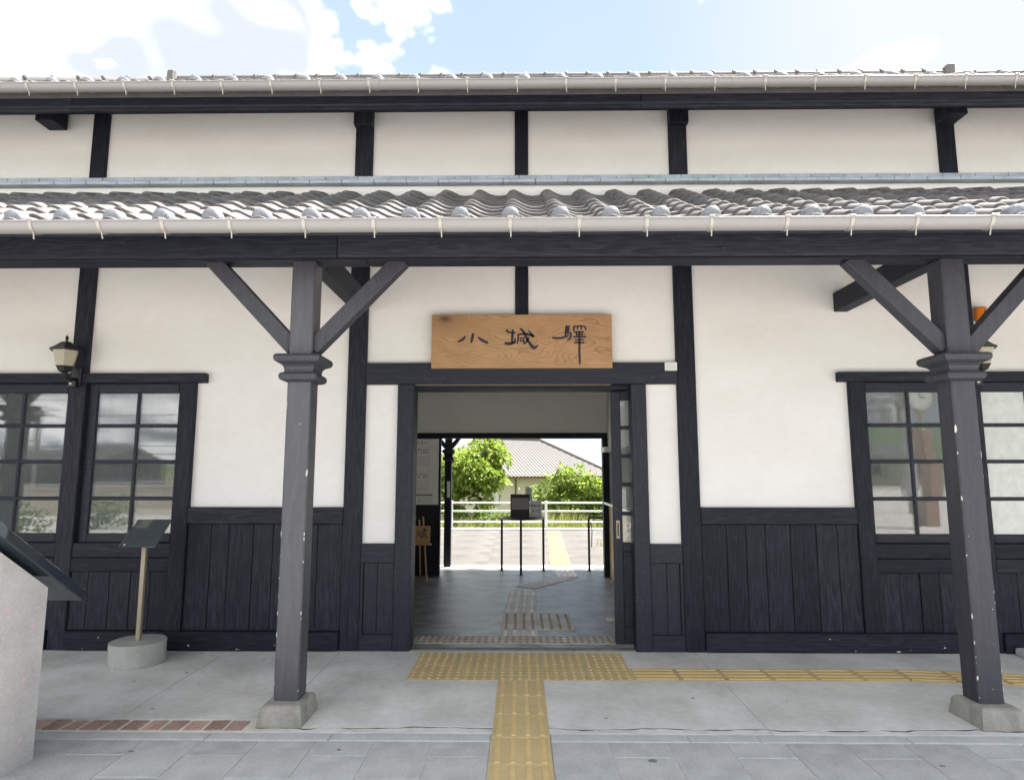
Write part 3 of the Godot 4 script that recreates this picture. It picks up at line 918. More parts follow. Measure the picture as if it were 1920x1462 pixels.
func walls() -> void:
	rng.seed = 19
	var pl: Material = M.plaster
	var wall := base("plaster_wall", bld)
	var T := -0.10
	for q in [[-7.1, -4.50, 0.0, 4.44], [-4.50, -2.60, 2.06, 4.44], [-4.50, -2.60, 0.0, 0.70], [-2.60, -0.965, 0.0, 4.44], [-0.965, 0.995, 2.06, 4.44], [0.995, 2.605, 0.0, 4.44], [2.605, 4.505, 2.06, 4.44], [2.605, 4.505, 0.0, 0.70], [4.505, 8.1, 0.0, 4.44]]:
		bb(wall, "plaster_panel", pl, q[0], q[1], q[2], q[3], T, 0.0, 0.0)
	# tall posts, full height
	for q in [[-1.305, 0.148], [1.322, 0.150], [-3.553, 0.134], [3.556, 0.138], [-5.8, 0.14], [5.8, 0.14]]:
		var a: float = q[0] - q[1] / 2
		bb(bld, "wall_post", timber_v(), a, a + q[1], 0.0, 3.50, -0.06, 0.040, 0.006)
		bb(bld, "upper_wall_post", timber_v(), a, a + q[1], 3.765, 4.374, -0.06, 0.030, 0.006)
	for x in [0.016]:
		bb(bld, "stud", M.timber_v1, x - 0.054, x + 0.054, 2.215, 3.50, -0.05, 0.022, 0.004)
		bb(bld, "upper_stud", M.timber_v1, x - 0.056, x + 0.056, 3.765, 4.374, -0.05, 0.022, 0.004)
	# beam ends under the upper eave
	for x in [-3.91, -1.305, 1.322, 3.545]:
		bb(bld, "beam_end", timber_v(), x - 0.078, x + 0.078, 4.215, 4.374, 0.0305, 0.20 if x < -3 or x > 3 else 0.10, 0.006)
	# doorway
	bb(bld, "door_lintel", M.paint_h, -1.231, 1.247, 2.04, 2.212, -0.09, 0.046, 0.005)
	bb(bld, "door_jamb", M.paint_v, -0.973, -0.842, 0.0, 2.04, -0.16, 0.040, 0.006)
	bb(bld, "door_jamb", M.paint_v, 0.878, 1.000, 0.0, 2.04, -0.10, 0.040, 0.006)
	bb(bld, "track_head", M.timber_h1, -0.842, 0.878, 2.004, 2.04, -0.20, -0.03, 0.003)
	bb(bld, "track_strip", M.brass, -0.84, 0.73, 2.0365, 2.0415, -0.028, 0.02, 0.001)
	for q in [[-1.231, -0.973], [1.000, 1.247]]:
		bb(bld, "panel_rail", M.paint_h, q[0], q[1], 0.652, 0.797, 0.002, 0.036)
		bb(bld, "panel_bottom_rail", M.paint_h, q[0], q[1], 0.0, 0.122, 0.002, 0.036)
		var mid: float = (q[0] + q[1]) / 2
		bb(bld, "panel_stile", M.paint_v, q[0] if q[0] < 0 else q[1] - 0.022, q[0] + 0.022 if q[0] < 0 else q[1], 0.122, 0.652, 0.002, 0.034)
		bb(bld, "panel_board", M.paint_v, q[0] + (0.024 if q[0] < 0 else 0.002), mid - 0.0015, 0.122, 0.652, 0.002, 0.017, 0.003)
		bb(bld, "panel_board", M.paint_v, mid + 0.0015, q[1] - (0.002 if q[0] < 0 else 0.024), 0.122, 0.652, 0.002, 0.018, 0.003)
	# board dado either side, with its waist rail and plinth
	for q in [[-2.596, -1.380], [1.398, 2.601]]:
		bb(bld, "waist_rail", timber_h(), q[0], q[1], 0.946, 1.074, -0.02, 0.044, 0.005)
		boards(bld, q[0], q[1], 0.146, 0.944, 0.168)
	for q in [[-7.1, -5.872], [-5.728, -4.512], [4.512, 5.728], [5.872, 8.1]]:
		bb(bld, "waist_rail", timber_h(), q[0], q[1], 0.946, 1.074, -0.02, 0.044, 0.005)
		boards(bld, q[0], q[1], 0.146, 0.944, 0.34)
	for q in [[-7.1, -3.622], [-3.484, -1.381], [1.399, 3.485], [3.627, 8.1]]:
		bb(bld, "plinth", timber_h(), q[0], q[1], 0.006, 0.143, -0.03, 0.062, 0.008)
	var flakes := new_st()
	for i in 14:
		var fx := rng.randf_range(-3.4, -1.42) if i % 2 == 0 else rng.randf_range(1.44, 3.4)
		add_blot(flakes, rng.randf_range(0.002, 0.006), Transform3D(Basis(Vector3.RIGHT, PI / 2), Vector3(fx, 0.016 + pow(rng.randf(), 2.0) * 0.10, 0.062)))
	tag(put(bld, "paint_flakes", flakes.commit(), M.chip), "", "", "", "stuff")
	window_bay(-1.0)
	window_bay(1.0)
	# sliding door leaf, pushed open to the side behind the wall
	var leaf := base("sliding_door", bld)
	var z0 := -0.148
	var z1 := -0.112
	bb(leaf, "stile", M.paint_v, 0.742, 0.816, 0.02, 2.0, z0, z1)
	bb(leaf, "stile", M.paint_v, 1.50, 1.57, 0.02, 2.0, z0, z1)
	bb(leaf, "top_rail", M.paint_h, 0.816, 1.50, 1.93, 2.0, z0, z1)
	bb(leaf, "middle_rail", M.paint_h, 0.816, 1.50, 0.72, 0.792, z0, z1)
	bb(leaf, "bottom_rail", M.paint_h, 0.816, 1.50, 0.02, 0.15, z0, z1)
	bb(leaf, "lower_panel", M.paint_v, 0.816, 1.50, 0.15, 0.72, z0 + 0.008, z1 - 0.010)
	bb(leaf, "panel_moulding", M.paint_v, 0.834, 1.46, 0.18, 0.69, z1 - 0.012, z1 - 0.003, 0.004)
	var ry := [0.792, 1.018, 1.248, 1.476, 1.704, 1.93]
	for i in 5:
		put(leaf, "pane", box_mesh(Vector3(0.69, ry[i + 1] - ry[i] - 0.02, 0.003), 0.0), M.glass, Vector3(1.158, (ry[i] + ry[i + 1]) / 2, -0.13))
		if i > 0:
			bb(leaf, "glazing_bar", M.paint_h, 0.816, 1.50, ry[i] - 0.015, ry[i] + 0.015, z0 + 0.004, z1 - 0.003)
	var pull := bb(leaf, "pull_plate", M.brass, 0.765, 0.792, 0.825, 0.965, z1 - 0.001, z1 + 0.003, 0.001)
	put(pull, "finger_slot", box_mesh(Vector3(0.012, 0.10, 0.002), 0.001), M.black_metal, Vector3(0, 0, 0.0022))
	var em := new_st()
	add_lathe(em, [Vector2(0.017, 0.0), Vector2(0.017, 0.0008), Vector2(0.026, 0.0008), Vector2(0.026, 0.0)], 20, Transform3D(Basis(Vector3.RIGHT, PI / 2), Vector3(0.86, 0.925, -0.1275)))
	add_box(em, Vector3(0.044, 0.008, 0.001), 0.0, Transform3D(Basis(), Vector3(0.855, 0.862, -0.1273)))
	add_box(em, Vector3(0.03, 0.008, 0.001), 0.0, Transform3D(Basis(), Vector3(0.855, 0.845, -0.1273)))
	put(leaf, "sticker", em.commit(), M.paper)

func porch() -> void:
	rng.seed = 29
	# front beam on the posts, fascia in lengths
	for q in [[-7.4, -0.92], [-0.918, 8.4]]:
		bb(bld, "porch_beam", M.timber_h1, q[0], q[1], 2.602, 2.70, 1.262, 1.398, 0.006)
	var fx := [-7.4, -4.9, -1.018, 3.4, 8.4]
	for j in 4:
		var o := bb(bld, "fascia", M["timber_h%d" % (j % 3)], fx[j] + 0.001, fx[j + 1] - 0.001, 2.536 - 0.002 * (j % 2), 2.672, 1.622, 1.652, 0.005)
		o.position.y += 0.001 * j
	bb(bld, "fascia_batten", M.timber_h2, -7.4, 8.4, 2.640, 2.664, 1.58, 1.615)
	for x in [-1.288, 2.592]:
		bb(bld, "tie_beam", M.timber_h0, x - 0.055, x + 0.055, 2.628, 2.785, 0.0, 1.262, 0.006)
	for px in [-5.15, -1.288, 2.552, 6.42]:
		var post := base("porch_post", bld, Vector3(px, 0, 1.33))
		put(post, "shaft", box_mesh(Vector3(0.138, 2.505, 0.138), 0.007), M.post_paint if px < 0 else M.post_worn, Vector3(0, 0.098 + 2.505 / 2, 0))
		# moulded collar: two round rolls, a cavetto between
		var st := new_st()
		var k := 1.41421
		add_lathe(st, [Vector2(0.069, 1.868), Vector2(0.088, 1.872), Vector2(0.103, 1.880), Vector2(0.109, 1.894), Vector2(0.107, 1.910), Vector2(0.099, 1.920), Vector2(0.086, 1.924), Vector2(0.083, 1.936), Vector2(0.086, 1.946), Vector2(0.088, 1.956), Vector2(0.098, 1.968), Vector2(0.114, 1.976), Vector2(0.127, 1.984), Vector2(0.134, 1.998), Vector2(0.134, 2.012), Vector2(0.128, 2.024), Vector2(0.116, 2.029), Vector2(0.069, 2.030)].map(func(v: Vector2) -> Vector2: return Vector2(v.x * k, v.y)), 4, Transform3D.IDENTITY, true, PI / 4)
		put(post, "collar", st.commit(), M.post_worn)
		# base block: slightly battered stone with rounded edges
		var bs := new_st()
		var pr := [Vector2(0.122, 0.0), Vector2(0.119, 0.03), Vector2(0.113, 0.075), Vector2(0.108, 0.092), Vector2(0.100, 0.101), Vector2(0.088, 0.105), Vector2(0.0, 0.105)]
		add_lathe(bs, pr.map(func(v: Vector2) -> Vector2: return Vector2(v.x * k, v.y)), 4, Transform3D(Basis().scaled(Vector3(1, 1, 1.12)), Vector3(0, 0, 0.022)), true, PI / 4)
		put(post, "base_block", bs.commit(), M.base_stone)
		for s in [-1.0, 1.0]:
			var low := -0.035 if s > 0 and px > 2 else 0.0
			bar(post, "brace", M.post_worn, Vector3(s * 0.055, 2.075 + low, 0.0), Vector3(s * (0.575 - low), 2.622, 0.0), 0.092, 0.085)
		# flakes of lost paint, mostly along the corners and low down
		var fl := new_st()
		for j in 26:
			var y := 0.105 + pow(rng.randf(), 1.5) * 1.65
			var edge := rng.randf() < 0.86
			var s := -1.0 if rng.randf() < 0.5 else 1.0
			var w := rng.randf_range(0.0015, 0.005) * (1.6 if rng.randf() < 0.12 else 1.0) if edge else rng.randf_range(0.001, 0.0025)
			var hh := w * rng.randf_range(1.0, 4.5 if edge else 1.6)
			var outline := PackedVector2Array()
			for q in 7:
				var a := TAU * q / 7
				outline.append(Vector2(cos(a) * w, sin(a) * hh) * rng.randf_range(0.6, 1.15))
			add_prism(fl, outline, 0.0, 0.0006, Transform3D(Basis(Vector3.UP, s * PI / 4 if edge else 0.0) * Basis(Vector3.RIGHT, PI / 2), Vector3(s * 0.0655 if edge else rng.randf_range(-0.055, 0.055), y, 0.0655 if edge else 0.069)))
		tag(put(post, "bare_patches", fl.commit(), M.chip), "", "", "", "stuff")

# ---------------------------------------------------------------- inside the hall
func hall() -> void:
	rng.seed = 53
	var hp: Material = M.hall_plaster
	# floors of the three rooms
	tag(bb(self, "hall_floor", M.hall_floor, -7.0, 8.0, -0.2, -0.004, -4.20, -0.098, 0.0), "dark worn concrete floor inside the hall", "", "", "structure")
	tag(bb(self, "threshold", M.base_stone, -0.842, 0.878, -0.1, 0.0, -0.0975, 0.007, 0.002), "grey stone threshold of the doorway", "", "", "structure")
	bb(bld, "door_rail", M.black_metal, -0.84, 0.878, 0.0005, 0.004, -0.062, -0.050, 0.001)
	# walls: back wall with its opening, partitions, outer ends, ceiling
	bb(bld, "hall_wall", hp, -1.92, 1.17, 1.866, 3.05, -3.60, -3.50, 0.0)
	bb(bld, "back_lintel", M.timber_h1, -1.92, 1.17, 1.792, 1.864, -3.61, -3.485)
	bb(bld, "dark_partition", M.inner_dark, -1.92, -1.062, 0.0, 1.790, -3.60, -3.505)
	bb(bld, "hall_side_wall", hp, -2.02, -1.92, 0.0, 3.05, -3.60, -0.10, 0.0)
	bb(bld, "hall_side_wall", hp, 1.17, 1.27, 1.62, 3.05, -3.60, -0.16, 0.0)
	bb(bld, "ticket_window_frame", M.inner_dark, 1.172, 1.268, 0.93, 1.62, -3.60, -0.16, 0.0)
	bb(bld, "counter_front", M.counter, 1.165, 1.275, 0.0, 0.93, -3.46, -0.16, 0.0)
	bb(bld, "counter_ledge", M.steel, 1.09, 1.27, 0.93, 0.955, -3.40, -0.5)
	bb(bld, "corner_post", M.inner_dark, 1.10, 1.172, 0.0, 1.790, -3.60, -3.465)
	bb(bld, "window_hood", M.white_paint, 1.06, 1.169, 1.60, 1.66, -3.36, -3.0)
	bb(bld, "back_wall", M.timber_v2, -7.1, -1.92, 0.0, 4.3, -3.70, -3.605, 0.0)
	bb(bld, "back_wall", M.timber_v2, 1.27, 8.1, 0.0, 4.3, -3.70, -3.605, 0.0)
	bb(bld, "back_wall", M.plaster, -1.92, 1.27, 1.80, 4.3, -3.70, -3.612, 0.0)
	bb(bld, "end_wall", M.plaster, -7.2, -7.102, 0.0, 4.3, -3.70, 0.0, 0.0)
	bb(bld, "end_wall", M.plaster, 8.102, 8.2, 0.0, 4.3, -3.70, 0.0, 0.0)
	bb(bld, "ceiling", hp, -7.1, 8.1, 3.05, 3.10, -3.60, -0.101, 0.0)
	# platform side: porch roof, post with its collar and braces
	var deck := put(bld, "platform_canopy", box_mesh(Vector3(15.2, 0.10, 0.78), 0.01), M.timber_h1)
	deck.transform = Transform3D(Basis(Vector3.RIGHT, -0.30), Vector3(0.5, 2.50, -4.06))
	bb(bld, "platform_beam", M.timber_h1, -7.1, 8.1, 2.16, 2.30, -4.37, -4.27)
	for px in [-4.9, -1.048, 2.8]:
		var post := base("platform_post", bld, Vector3(px, 0, -4.32))
		put(post, "shaft", box_mesh(Vector3(0.10, 2.16, 0.10), 0.005), M.inner_dark, Vector3(0, 1.08, 0))
		put(post, "collar", lathe([Vector2(0.07, 1.50), Vector2(0.11, 1.52), Vector2(0.11, 1.55), Vector2(0.08, 1.57), Vector2(0.085, 1.60), Vector2(0.125, 1.63), Vector2(0.125, 1.66), Vector2(0.07, 1.68)], 4, true, PI / 4), M.inner_dark)
		for s in [-1.0, 1.0]:
			bar(post, "brace", M.inner_dark, Vector3(s * 0.04, 1.70, 0), Vector3(s * 0.40, 2.15, 0), 0.06, 0.06)
		if px > -2 and px < 0:
			bb(post, "name_plate", M.paper, -0.012, 0.028, 0.98, 1.21, 0.052, 0.056, 0.001)
	# tactile line through the hall to the platform
	var path := base("hall_tactile_path")
	tag(path, "worn tactile paving through the hall", "", "", "structure")
	for c in 6:
		var x := -0.72 + c * 0.276
		worn_dots(path, Vector3(x, -0.004, -0.315), 0.274, 0.225, 5, 3)
	var flat := func(x: float, z: float, w: float, d: float, turn: float, nb: int, m: Material, mb: Material) -> void:
		var o := put(path, "guide_tile", box_mesh(Vector3(w, 0.010, d), 0.002), m, Vector3(x, -0.004, z), Vector3(0, turn, 0))
		var rb := rounded_bar(minf(0.272, d - 0.02))
		for j in nb:
			put(o, "bar", rb, mb, Vector3((j + 0.5 - nb / 2.0) * w / nb, 0.005, 0.0))
	flat.call(-0.007, -0.535, 0.318, 0.20, 0.0, 4, M.tactile_worn, M.tactile_worn_bar)
	for c in 2:
		for r in 2:
			worn_dots(path, Vector3(-0.007 + c * 0.318, -0.004, -0.80 - r * 0.316), 0.314, 0.312, 4, 5)
	for k in 4:
		flat.call(0.0 + k * 0.009, -1.425 - k * 0.29, 0.31, 0.286, -0.03, 4, M.tactile_worn, M.tactile_worn_bar)
	for k in 3:
		var f := (k + 0.5) / 3.0
		flat.call(lerpf(0.06, 0.60, f), lerpf(-2.66, -3.42, f), 0.28, 0.31, -0.62, 4, M.tactile_worn, M.tactile_worn_bar)
	for k in 3:
		flat.call(lerpf(0.62, 0.59, k / 2.0), -3.58 - k * 0.31, 0.28, 0.30, 0.03, 4, M.tactile_worn, M.tactile_worn_bar)
	for k in 18:
		flat.call(0.595 + k * 0.0095, -4.52 - k * 0.30, 0.29, 0.296, -0.032, 4, M.tactile_bright, M.tactile_bright)
	for k in 5:
		flat.call(0.93 + k * 0.30, -1.02, 0.10, 0.285, PI / 2, 2, M.tactile_worn, M.tactile_worn_bar)
	# black pipe barriers of the ticket gate
	var rail1 := base("gate_rail", self, Vector3(0.03, -0.004, -3.82))
	tag(rail1, "black pipe ticket barrier on three legs in the back opening", "barrier", "pipe barriers of the ticket gate")
	pipe_rail(rail1, [Vector3(-0.285, 0, -0.16), Vector3(-0.02, 0, 0.21), Vector3(0.292, 0, -0.165)], 0.722)
	var rail2 := base("gate_rail", self, Vector3(0.95, -0.004, -3.90))
	tag(rail2, "black pipe barrier by the counter, chain hanging from its leg", "barrier", "pipe barriers of the ticket gate")
	pipe_rail(rail2, [Vector3(0, 0, -0.04), Vector3(0.30, 0, 0.0)], 0.722)
	put(rail2, "chain", tube([Vector3(0.025, 0.66, -0.02), Vector3(0.04, 0.55, 0.0), Vector3(0.035, 0.44, 0.0), Vector3(0.03, 0.33, 0.0)], 0.007, 6), M.black_metal)
	# notice board and direction board standing on the barrier
	var nb := base("notice_board", self, Vector3(0.0, 0.728, -3.72))
	tag(nb, "small black notice board with white printed sheet on the barrier", "notice board")
	bb(nb, "board", M.board_black, -0.132, 0.132, 0.0, 0.318, -0.012, 0.006, 0.006)
	print_sheet(nb, "sheet", Vector3(0, 0.19, 0.0085), 0.236, 0.155, "lines", lin(0.34, 0.335, 0.32))
	var ds := base("direction_board", self, Vector3(0.215, 0.728, -3.95))
	tag(ds, "white board with blue lettering beside the black notice board", "sign")
	bb(ds, "board", M.white_paint, -0.075, 0.085, 0.0, 0.218, -0.006, 0.0, 0.002)
	print_sheet(ds, "print", Vector3(0.005, 0.108, 0.0012), 0.15, 0.20, "karatsu", lin(0.76, 0.76, 0.74))
	# large poster on the dark partition
	var po := base("poster", self, Vector3(-1.385, 0.915, -3.503))
	tag(po, "large white poster of printed notices on dark partition", "poster")
	bb(po, "backing", M.paper, -0.297, 0.297, 0.0, 0.872, 0.0, 0.006, 0.001)
	print_sheet(po, "print", Vector3(0, 0.436, 0.0072), 0.585, 0.86, "poster", lin(0.74, 0.74, 0.72))
	# little calligraphy panel on an easel
	var es := base("easel", self, Vector3(-1.30, -0.004, -3.22))
	tag(es, "thin wooden easel standing before dark partition", "easel")
	for s in [-1.0, 1.0]:
		bar(es, "leg", M.sign_plain, Vector3(s * 0.13, 0, 0.10), Vector3(s * 0.05, 0.78, -0.05), 0.02, 0.018)
	bar(es, "leg", M.sign_plain, Vector3(0, 0, -0.22), Vector3(0, 0.74, -0.07), 0.02, 0.018)
	bb(es, "shelf", M.sign_plain, -0.16, 0.17, 0.43, 0.446, -0.02, 0.075)
	var cp := base("calligraphy_panel", self, Vector3(-1.265, 0.4430, -3.185))
	tag(cp, "small brown wooden panel with ink characters on the easel", "panel")
	var cb := put(cp, "board", box_mesh(Vector3(0.24, 0.222, 0.014), 0.003), M.sign_plain, Vector3(0, 0.112, 0), Vector3(-0.16, 0, 0))
	var cs := new_st()
	for q in [[[-2, 3], [-1, 2], [0, -3]], [[1, 4], [5, 4]], [[3, 5], [3, 3]], [[1, 2.5], [5, 2.5]], [[1.5, 1], [1.5, -2], [4.5, -2], [4.5, 1], [1.5, 1]], [[1.5, -0.5], [4.5, -0.5]], [[2, -2], [0.5, -4]], [[4, -2], [5.6, -4]], [[-4, 1], [-2.5, 1], [-2.5, -2], [-4, -2]]]:
		stroke(cs, q.map(func(v: Array) -> Vector2: return Vector2(v[0], v[1]) * 0.014 + Vector2(0.005, 0.01)), [0.012], 0.0, 0.001)
	put(cb, "characters", cs.commit(), M.ink, Vector3(0, 0, 0.0072))

func worn_dots(path: Node, at: Vector3, w: float, d: float, nx: int, nz: int) -> void:
	var o := put(path, "dotted_tile", box_mesh(Vector3(w, 0.010, d), 0.002), M.tactile_worn, at)
	var key := "dots %.3f %.3f %d %d" % [w, d, nx, nz]
	if not box_cache.has(key):
		var st := new_st()
		for i in nx:
			for k in nz:
				add_lathe(st, [Vector2(0.0165, 0.0), Vector2(0.012, 0.004), Vector2(0.0, 0.005)], 10, Transform3D(Basis(), Vector3((i + 0.5 - nx / 2.0) * w / nx, 0.005, (k + 0.5 - nz / 2.0) * d / nz)))
		box_cache[key] = st.commit()
	put(o, "dots", box_cache[key], M.tactile_worn_dot)

func pipe_rail(parent: Node, feet: Array, h: float) -> void:
	for f in feet:
		put(parent, "leg", tube([f, f + Vector3(0, h - 0.012, 0)], 0.0165, 12), M.black_metal)
		put(parent, "foot_plate", lathe([Vector2(0.035, 0.0), Vector2(0.035, 0.004), Vector2(0.0, 0.005)], 16), M.black_metal, f)
	var pts := []
	if feet.size() == 3:
		var c := Curve3D.new()
		var u := Vector3(0, h, 0)
		c.add_point(feet[0] + u, Vector3.ZERO, Vector3(-0.05, 0, 0.12))
		c.add_point(feet[1] + u, Vector3(-0.16, 0, 0), Vector3(0.16, 0, 0))
		c.add_point(feet[2] + u, Vector3(0.05, 0, 0.12), Vector3.ZERO)
		c.bake_interval = 0.03
		pts = Array(c.get_baked_points())
		put(parent, "cross_bar", tube([feet[0] + u, feet[2] + u], 0.0165, 12), M.black_metal)
	else:
		for f in feet: pts.append(f + Vector3(0, h, 0))
	put(parent, "top_rail", tube(pts, 0.0165, 12), M.black_metal)

# a brush stroke: a flat raised ribbon along points (x, y), of changing width
func stroke(st: SurfaceTool, pts: Array, ws: Array, z0: float, z1: float) -> void:
	var left := PackedVector2Array()
	var right := PackedVector2Array()
	var n := pts.size()
	for i in n:
		var p: Vector2 = pts[i]
		var d: Vector2 = (Vector2(pts[mini(i + 1, n - 1)]) - Vector2(pts[maxi(i - 1, 0)])).normalized()
		var w: float = ws[mini(i, ws.size() - 1)] / 2.0
		var nrm := Vector2(-d.y, d.x)
		if i == 0: 
			left.append(p - d * w * 0.5 + nrm * w * 0.6)
			right.append(p - d * w * 0.5 - nrm * w * 0.6)
		left.append(p + nrm * w)
		right.append(p - nrm * w)
		if i == n - 1:
			left.append(p + d * w * 0.5 + nrm * w * 0.6)
			right.append(p + d * w * 0.5 - nrm * w * 0.6)
	for i in left.size() - 1:
		var a := Vector3(left[i].x, left[i].y, z1)
		var b := Vector3(left[i + 1].x, left[i + 1].y, z1)
		var c := Vector3(right[i + 1].x, right[i + 1].y, z1)
		var d2 := Vector3(right[i].x, right[i].y, z1)
		quad(st, a, b, c, d2, Vector3(0, 0, 1))
		var dz := Vector3(0, 0, z0 - z1)
		var o1 := (a - d2).normalized()
		quad(st, a, b, b + dz, a + dz, o1)
		quad(st, d2, c, c + dz, d2 + dz, -o1)

# flat print on a sheet of paper
var print_cache := {}
func print_sheet(parent: Node, called: String, at: Vector3, w: float, h: float, what: String, paper: Color) -> void:
	var iw := 256
	var ih := int(256 * h / w)
	var im := Image.create(iw, ih, false, Image.FORMAT_RGB8)
	im.fill(paper)
	var ink := lin(0.12, 0.12, 0.13)
	rng.seed = 8 + what.length()
	if what == "lines":
		for r in 8:
			tiny_row(im, 14, 14 + r * int((ih - 24) / 8.0), iw - 28, 9, lin(0.16, 0.16, 0.17), 1)
	elif what == "karatsu":
		var blue := lin(0.05, 0.16, 0.35)
		var k := 0
		for c in ["kara", "tsu", "hou", "men"]:
			glyph(im, c, 10 + k * 60, 70, 52, blue, 7)
			k += 1
		k = 0
		for c in ["no", "ri", "ba"]:
			glyph(im, c, 30 + k * 68, 190, 56, blue, 7)
			k += 1
	else:
		var k := 0
		for c in ["o", "kyaku", "sa", "ma", "he"]:
			glyph(im, c, 90 + k * 20, 12, 17, ink, 2)
			k += 1
		for b in [[44, 132], [186, 130]]:
			im.fill_rect(Rect2i(24, b[0], 208, 1), lin(0.4, 0.4, 0.4))
			im.fill_rect(Rect2i(24, b[0] + b[1] - 10, 208, 1), lin(0.4, 0.4, 0.4))
			for r in 2: tiny_row(im, 34, b[0] + 12 + r * 16, 180, 12, ink, 2)
			for r in 6: tiny_row(im, 34, b[0] + 54 + r * 10, 180, 6, lin(0.3, 0.3, 0.3), 1)
		im.fill_rect(Rect2i(28, 318, 196, 10), lin(0.22, 0.22, 0.23))
		for x in [24, 134]:
			im.fill_rect(Rect2i(x, 336, 96, 1), ink)
			im.fill_rect(Rect2i(x, 372, 96, 1), ink)
			for r in 2: tiny_row(im, x + 6, 344 + r * 12, 84, 8, ink, 1)
	var m := mat(Color.WHITE, 0.75, 0.4)
	m.albedo_texture = ImageTexture.create_from_image(im)
	var q := QuadMesh.new()
	q.size = Vector2(w, h)
	put(parent, called, q, m, at)

func tiny_row(im: Image, x: int, y: int, w: int, s: int, ink: Color, t: int) -> void:
	var k := x
	while k < x + w - s:
		if rng.randf() < 0.93:
			for j in 4:
				if rng.randf() < 0.5:
					im.fill_rect(Rect2i(k + rng.randi_range(0, s / 3), y + rng.randi_range(0, s - 2), s - s / 3, t), ink)
				else:
					im.fill_rect(Rect2i(k + rng.randi_range(0, s - 2), y + rng.randi_range(0, s / 3), t, s - s / 3), ink)
		k += s + maxi(1, s / 5)

const GLYPHS := {
	"kara": [[5, 0, 5, 1.4], [1, 1.5, 9.5, 1.5], [1.2, 1.5, 0.2, 9.8], [3, 3, 8, 3], [2.5, 4.6, 9.4, 4.6], [3, 6, 8, 6], [5.5, 2, 5.5, 7], [8, 3, 8, 6], [3.4, 7.2, 3.4, 9.8], [3.4, 7.2, 8, 7.2], [8, 7.2, 8, 9.8], [3.4, 9.6, 8, 9.6]],
	"tsu": [[0.8, 0.6, 2, 1.8], [0.4, 3.4, 1.8, 4.4], [0.6, 9.4, 2.2, 6], [3.2, 1.6, 9, 1.6], [3, 3.2, 9.8, 3.2], [3.2, 4.8, 9, 4.8], [3.4, 6.4, 9, 6.4], [2.8, 8, 9.8, 8], [6.2, 0, 6.2, 10], [9, 1.6, 9, 4.8]],
	"hou": [[5, 0, 5, 2], [0.4, 2.2, 9.6, 2.2], [4.4, 2.2, 3.6, 6.6], [3.6, 6.6, 0.8, 9.8], [4.2, 4.8, 8.4, 4.8], [8.4, 4.8, 7.8, 9.4], [7.8, 9.4, 6, 9]],
	"men": [[0.4, 0.6, 9.6, 0.6], [5, 0.6, 4.2, 2.6], [1, 2.8, 9, 2.8], [1, 2.8, 1, 9.8], [9, 2.8, 9, 9.8], [1, 9.6, 9, 9.6], [3.8, 2.8, 3.8, 9.6], [6.4, 2.8, 6.4, 9.6], [3.8, 5, 6.4, 5], [3.8, 7.2, 6.4, 7.2]],
	"no": [[5, 1.5, 3.6, 7.6], [3.6, 7.6, 1.6, 8], [1.6, 8, 1, 5], [1, 5, 3, 2], [3, 2, 6.5, 1.4], [6.5, 1.4, 9.2, 4.2], [9.2, 4.2, 8.4, 7.6], [8.4, 7.6, 5.6, 9.4]],
	"ri": [[2.8, 1, 2.6, 5.4], [2.6, 5.4, 3.6, 4.4], [7, 0.6, 7.4, 5], [7.4, 5, 6.6, 8], [6.6, 8, 4.4, 9.8]],
	"ba": [[1.4, 1, 1, 5], [1, 5, 1.6, 9.4], [3.2, 3, 8, 2.8], [6, 0.6, 6.2, 8.4], [6.2, 8.4, 4, 9.2], [4, 9.2, 3.4, 7.8], [3.4, 7.8, 6, 7], [6, 7, 8.6, 8.8], [8.2, 0.2, 8.8, 1.2], [9.2, 0, 9.8, 1]],
	"o": [[1, 2.5, 6, 2.2], [3.4, 0.4, 3.4, 9], [3.4, 9, 1.2, 8.6], [1.2, 8.6, 2, 6.2], [2, 6.2, 6.6, 4.8], [6.6, 4.8, 8.6, 7], [8.6, 7, 6, 9.6], [7.4, 1, 9.2, 2.6]],
	"kyaku": [[5, 0, 5, 1.2], [0.8, 1.4, 9.2, 1.4], [0.8, 1.4, 0.8, 2.8], [9.2, 1.4, 9.2, 2.8], [4, 2.4, 1.6, 5.4], [3.6, 3.2, 7.6, 3.2], [7.6, 3.2, 1, 7], [3, 3.8, 9.2, 6.8], [3, 7, 3, 9.8], [3, 7, 7, 7], [7, 7, 7, 9.8], [3, 9.6, 7, 9.6]],
	"sa": [[1, 3, 9, 2.2], [4.4, 0.4, 7, 6], [7, 6, 3.6, 5.6], [2, 6, 2.6, 8.8], [2.6, 8.8, 7, 9.2]],
	"ma": [[1.4, 2, 8.6, 2], [1.8, 4.4, 8.2, 4.4], [5, 0.4, 5, 8], [5, 8, 3, 9.4], [3, 9.4, 1.8, 8], [1.8, 8, 5, 7], [5, 7, 8.4, 9.2]],
	"he": [[0.6, 6, 3.4, 3], [3.4, 3, 9.4, 8]],
}

func glyph(im: Image, called: String, x: int, y: int, s: int, ink: Color, t: int) -> void:
	for l in GLYPHS[called]:
		var a := Vector2(l[0], l[1]) * s / 10.0
		var b := Vector2(l[2], l[3]) * s / 10.0
		var n := int(a.distance_to(b)) + 1
		for i in n + 1:
			var p := a.lerp(b, float(i) / n) + Vector2(x, y) - Vector2(t, t) / 2.0
			im.fill_rect(Rect2i(int(p.x), int(p.y), t, t), ink)

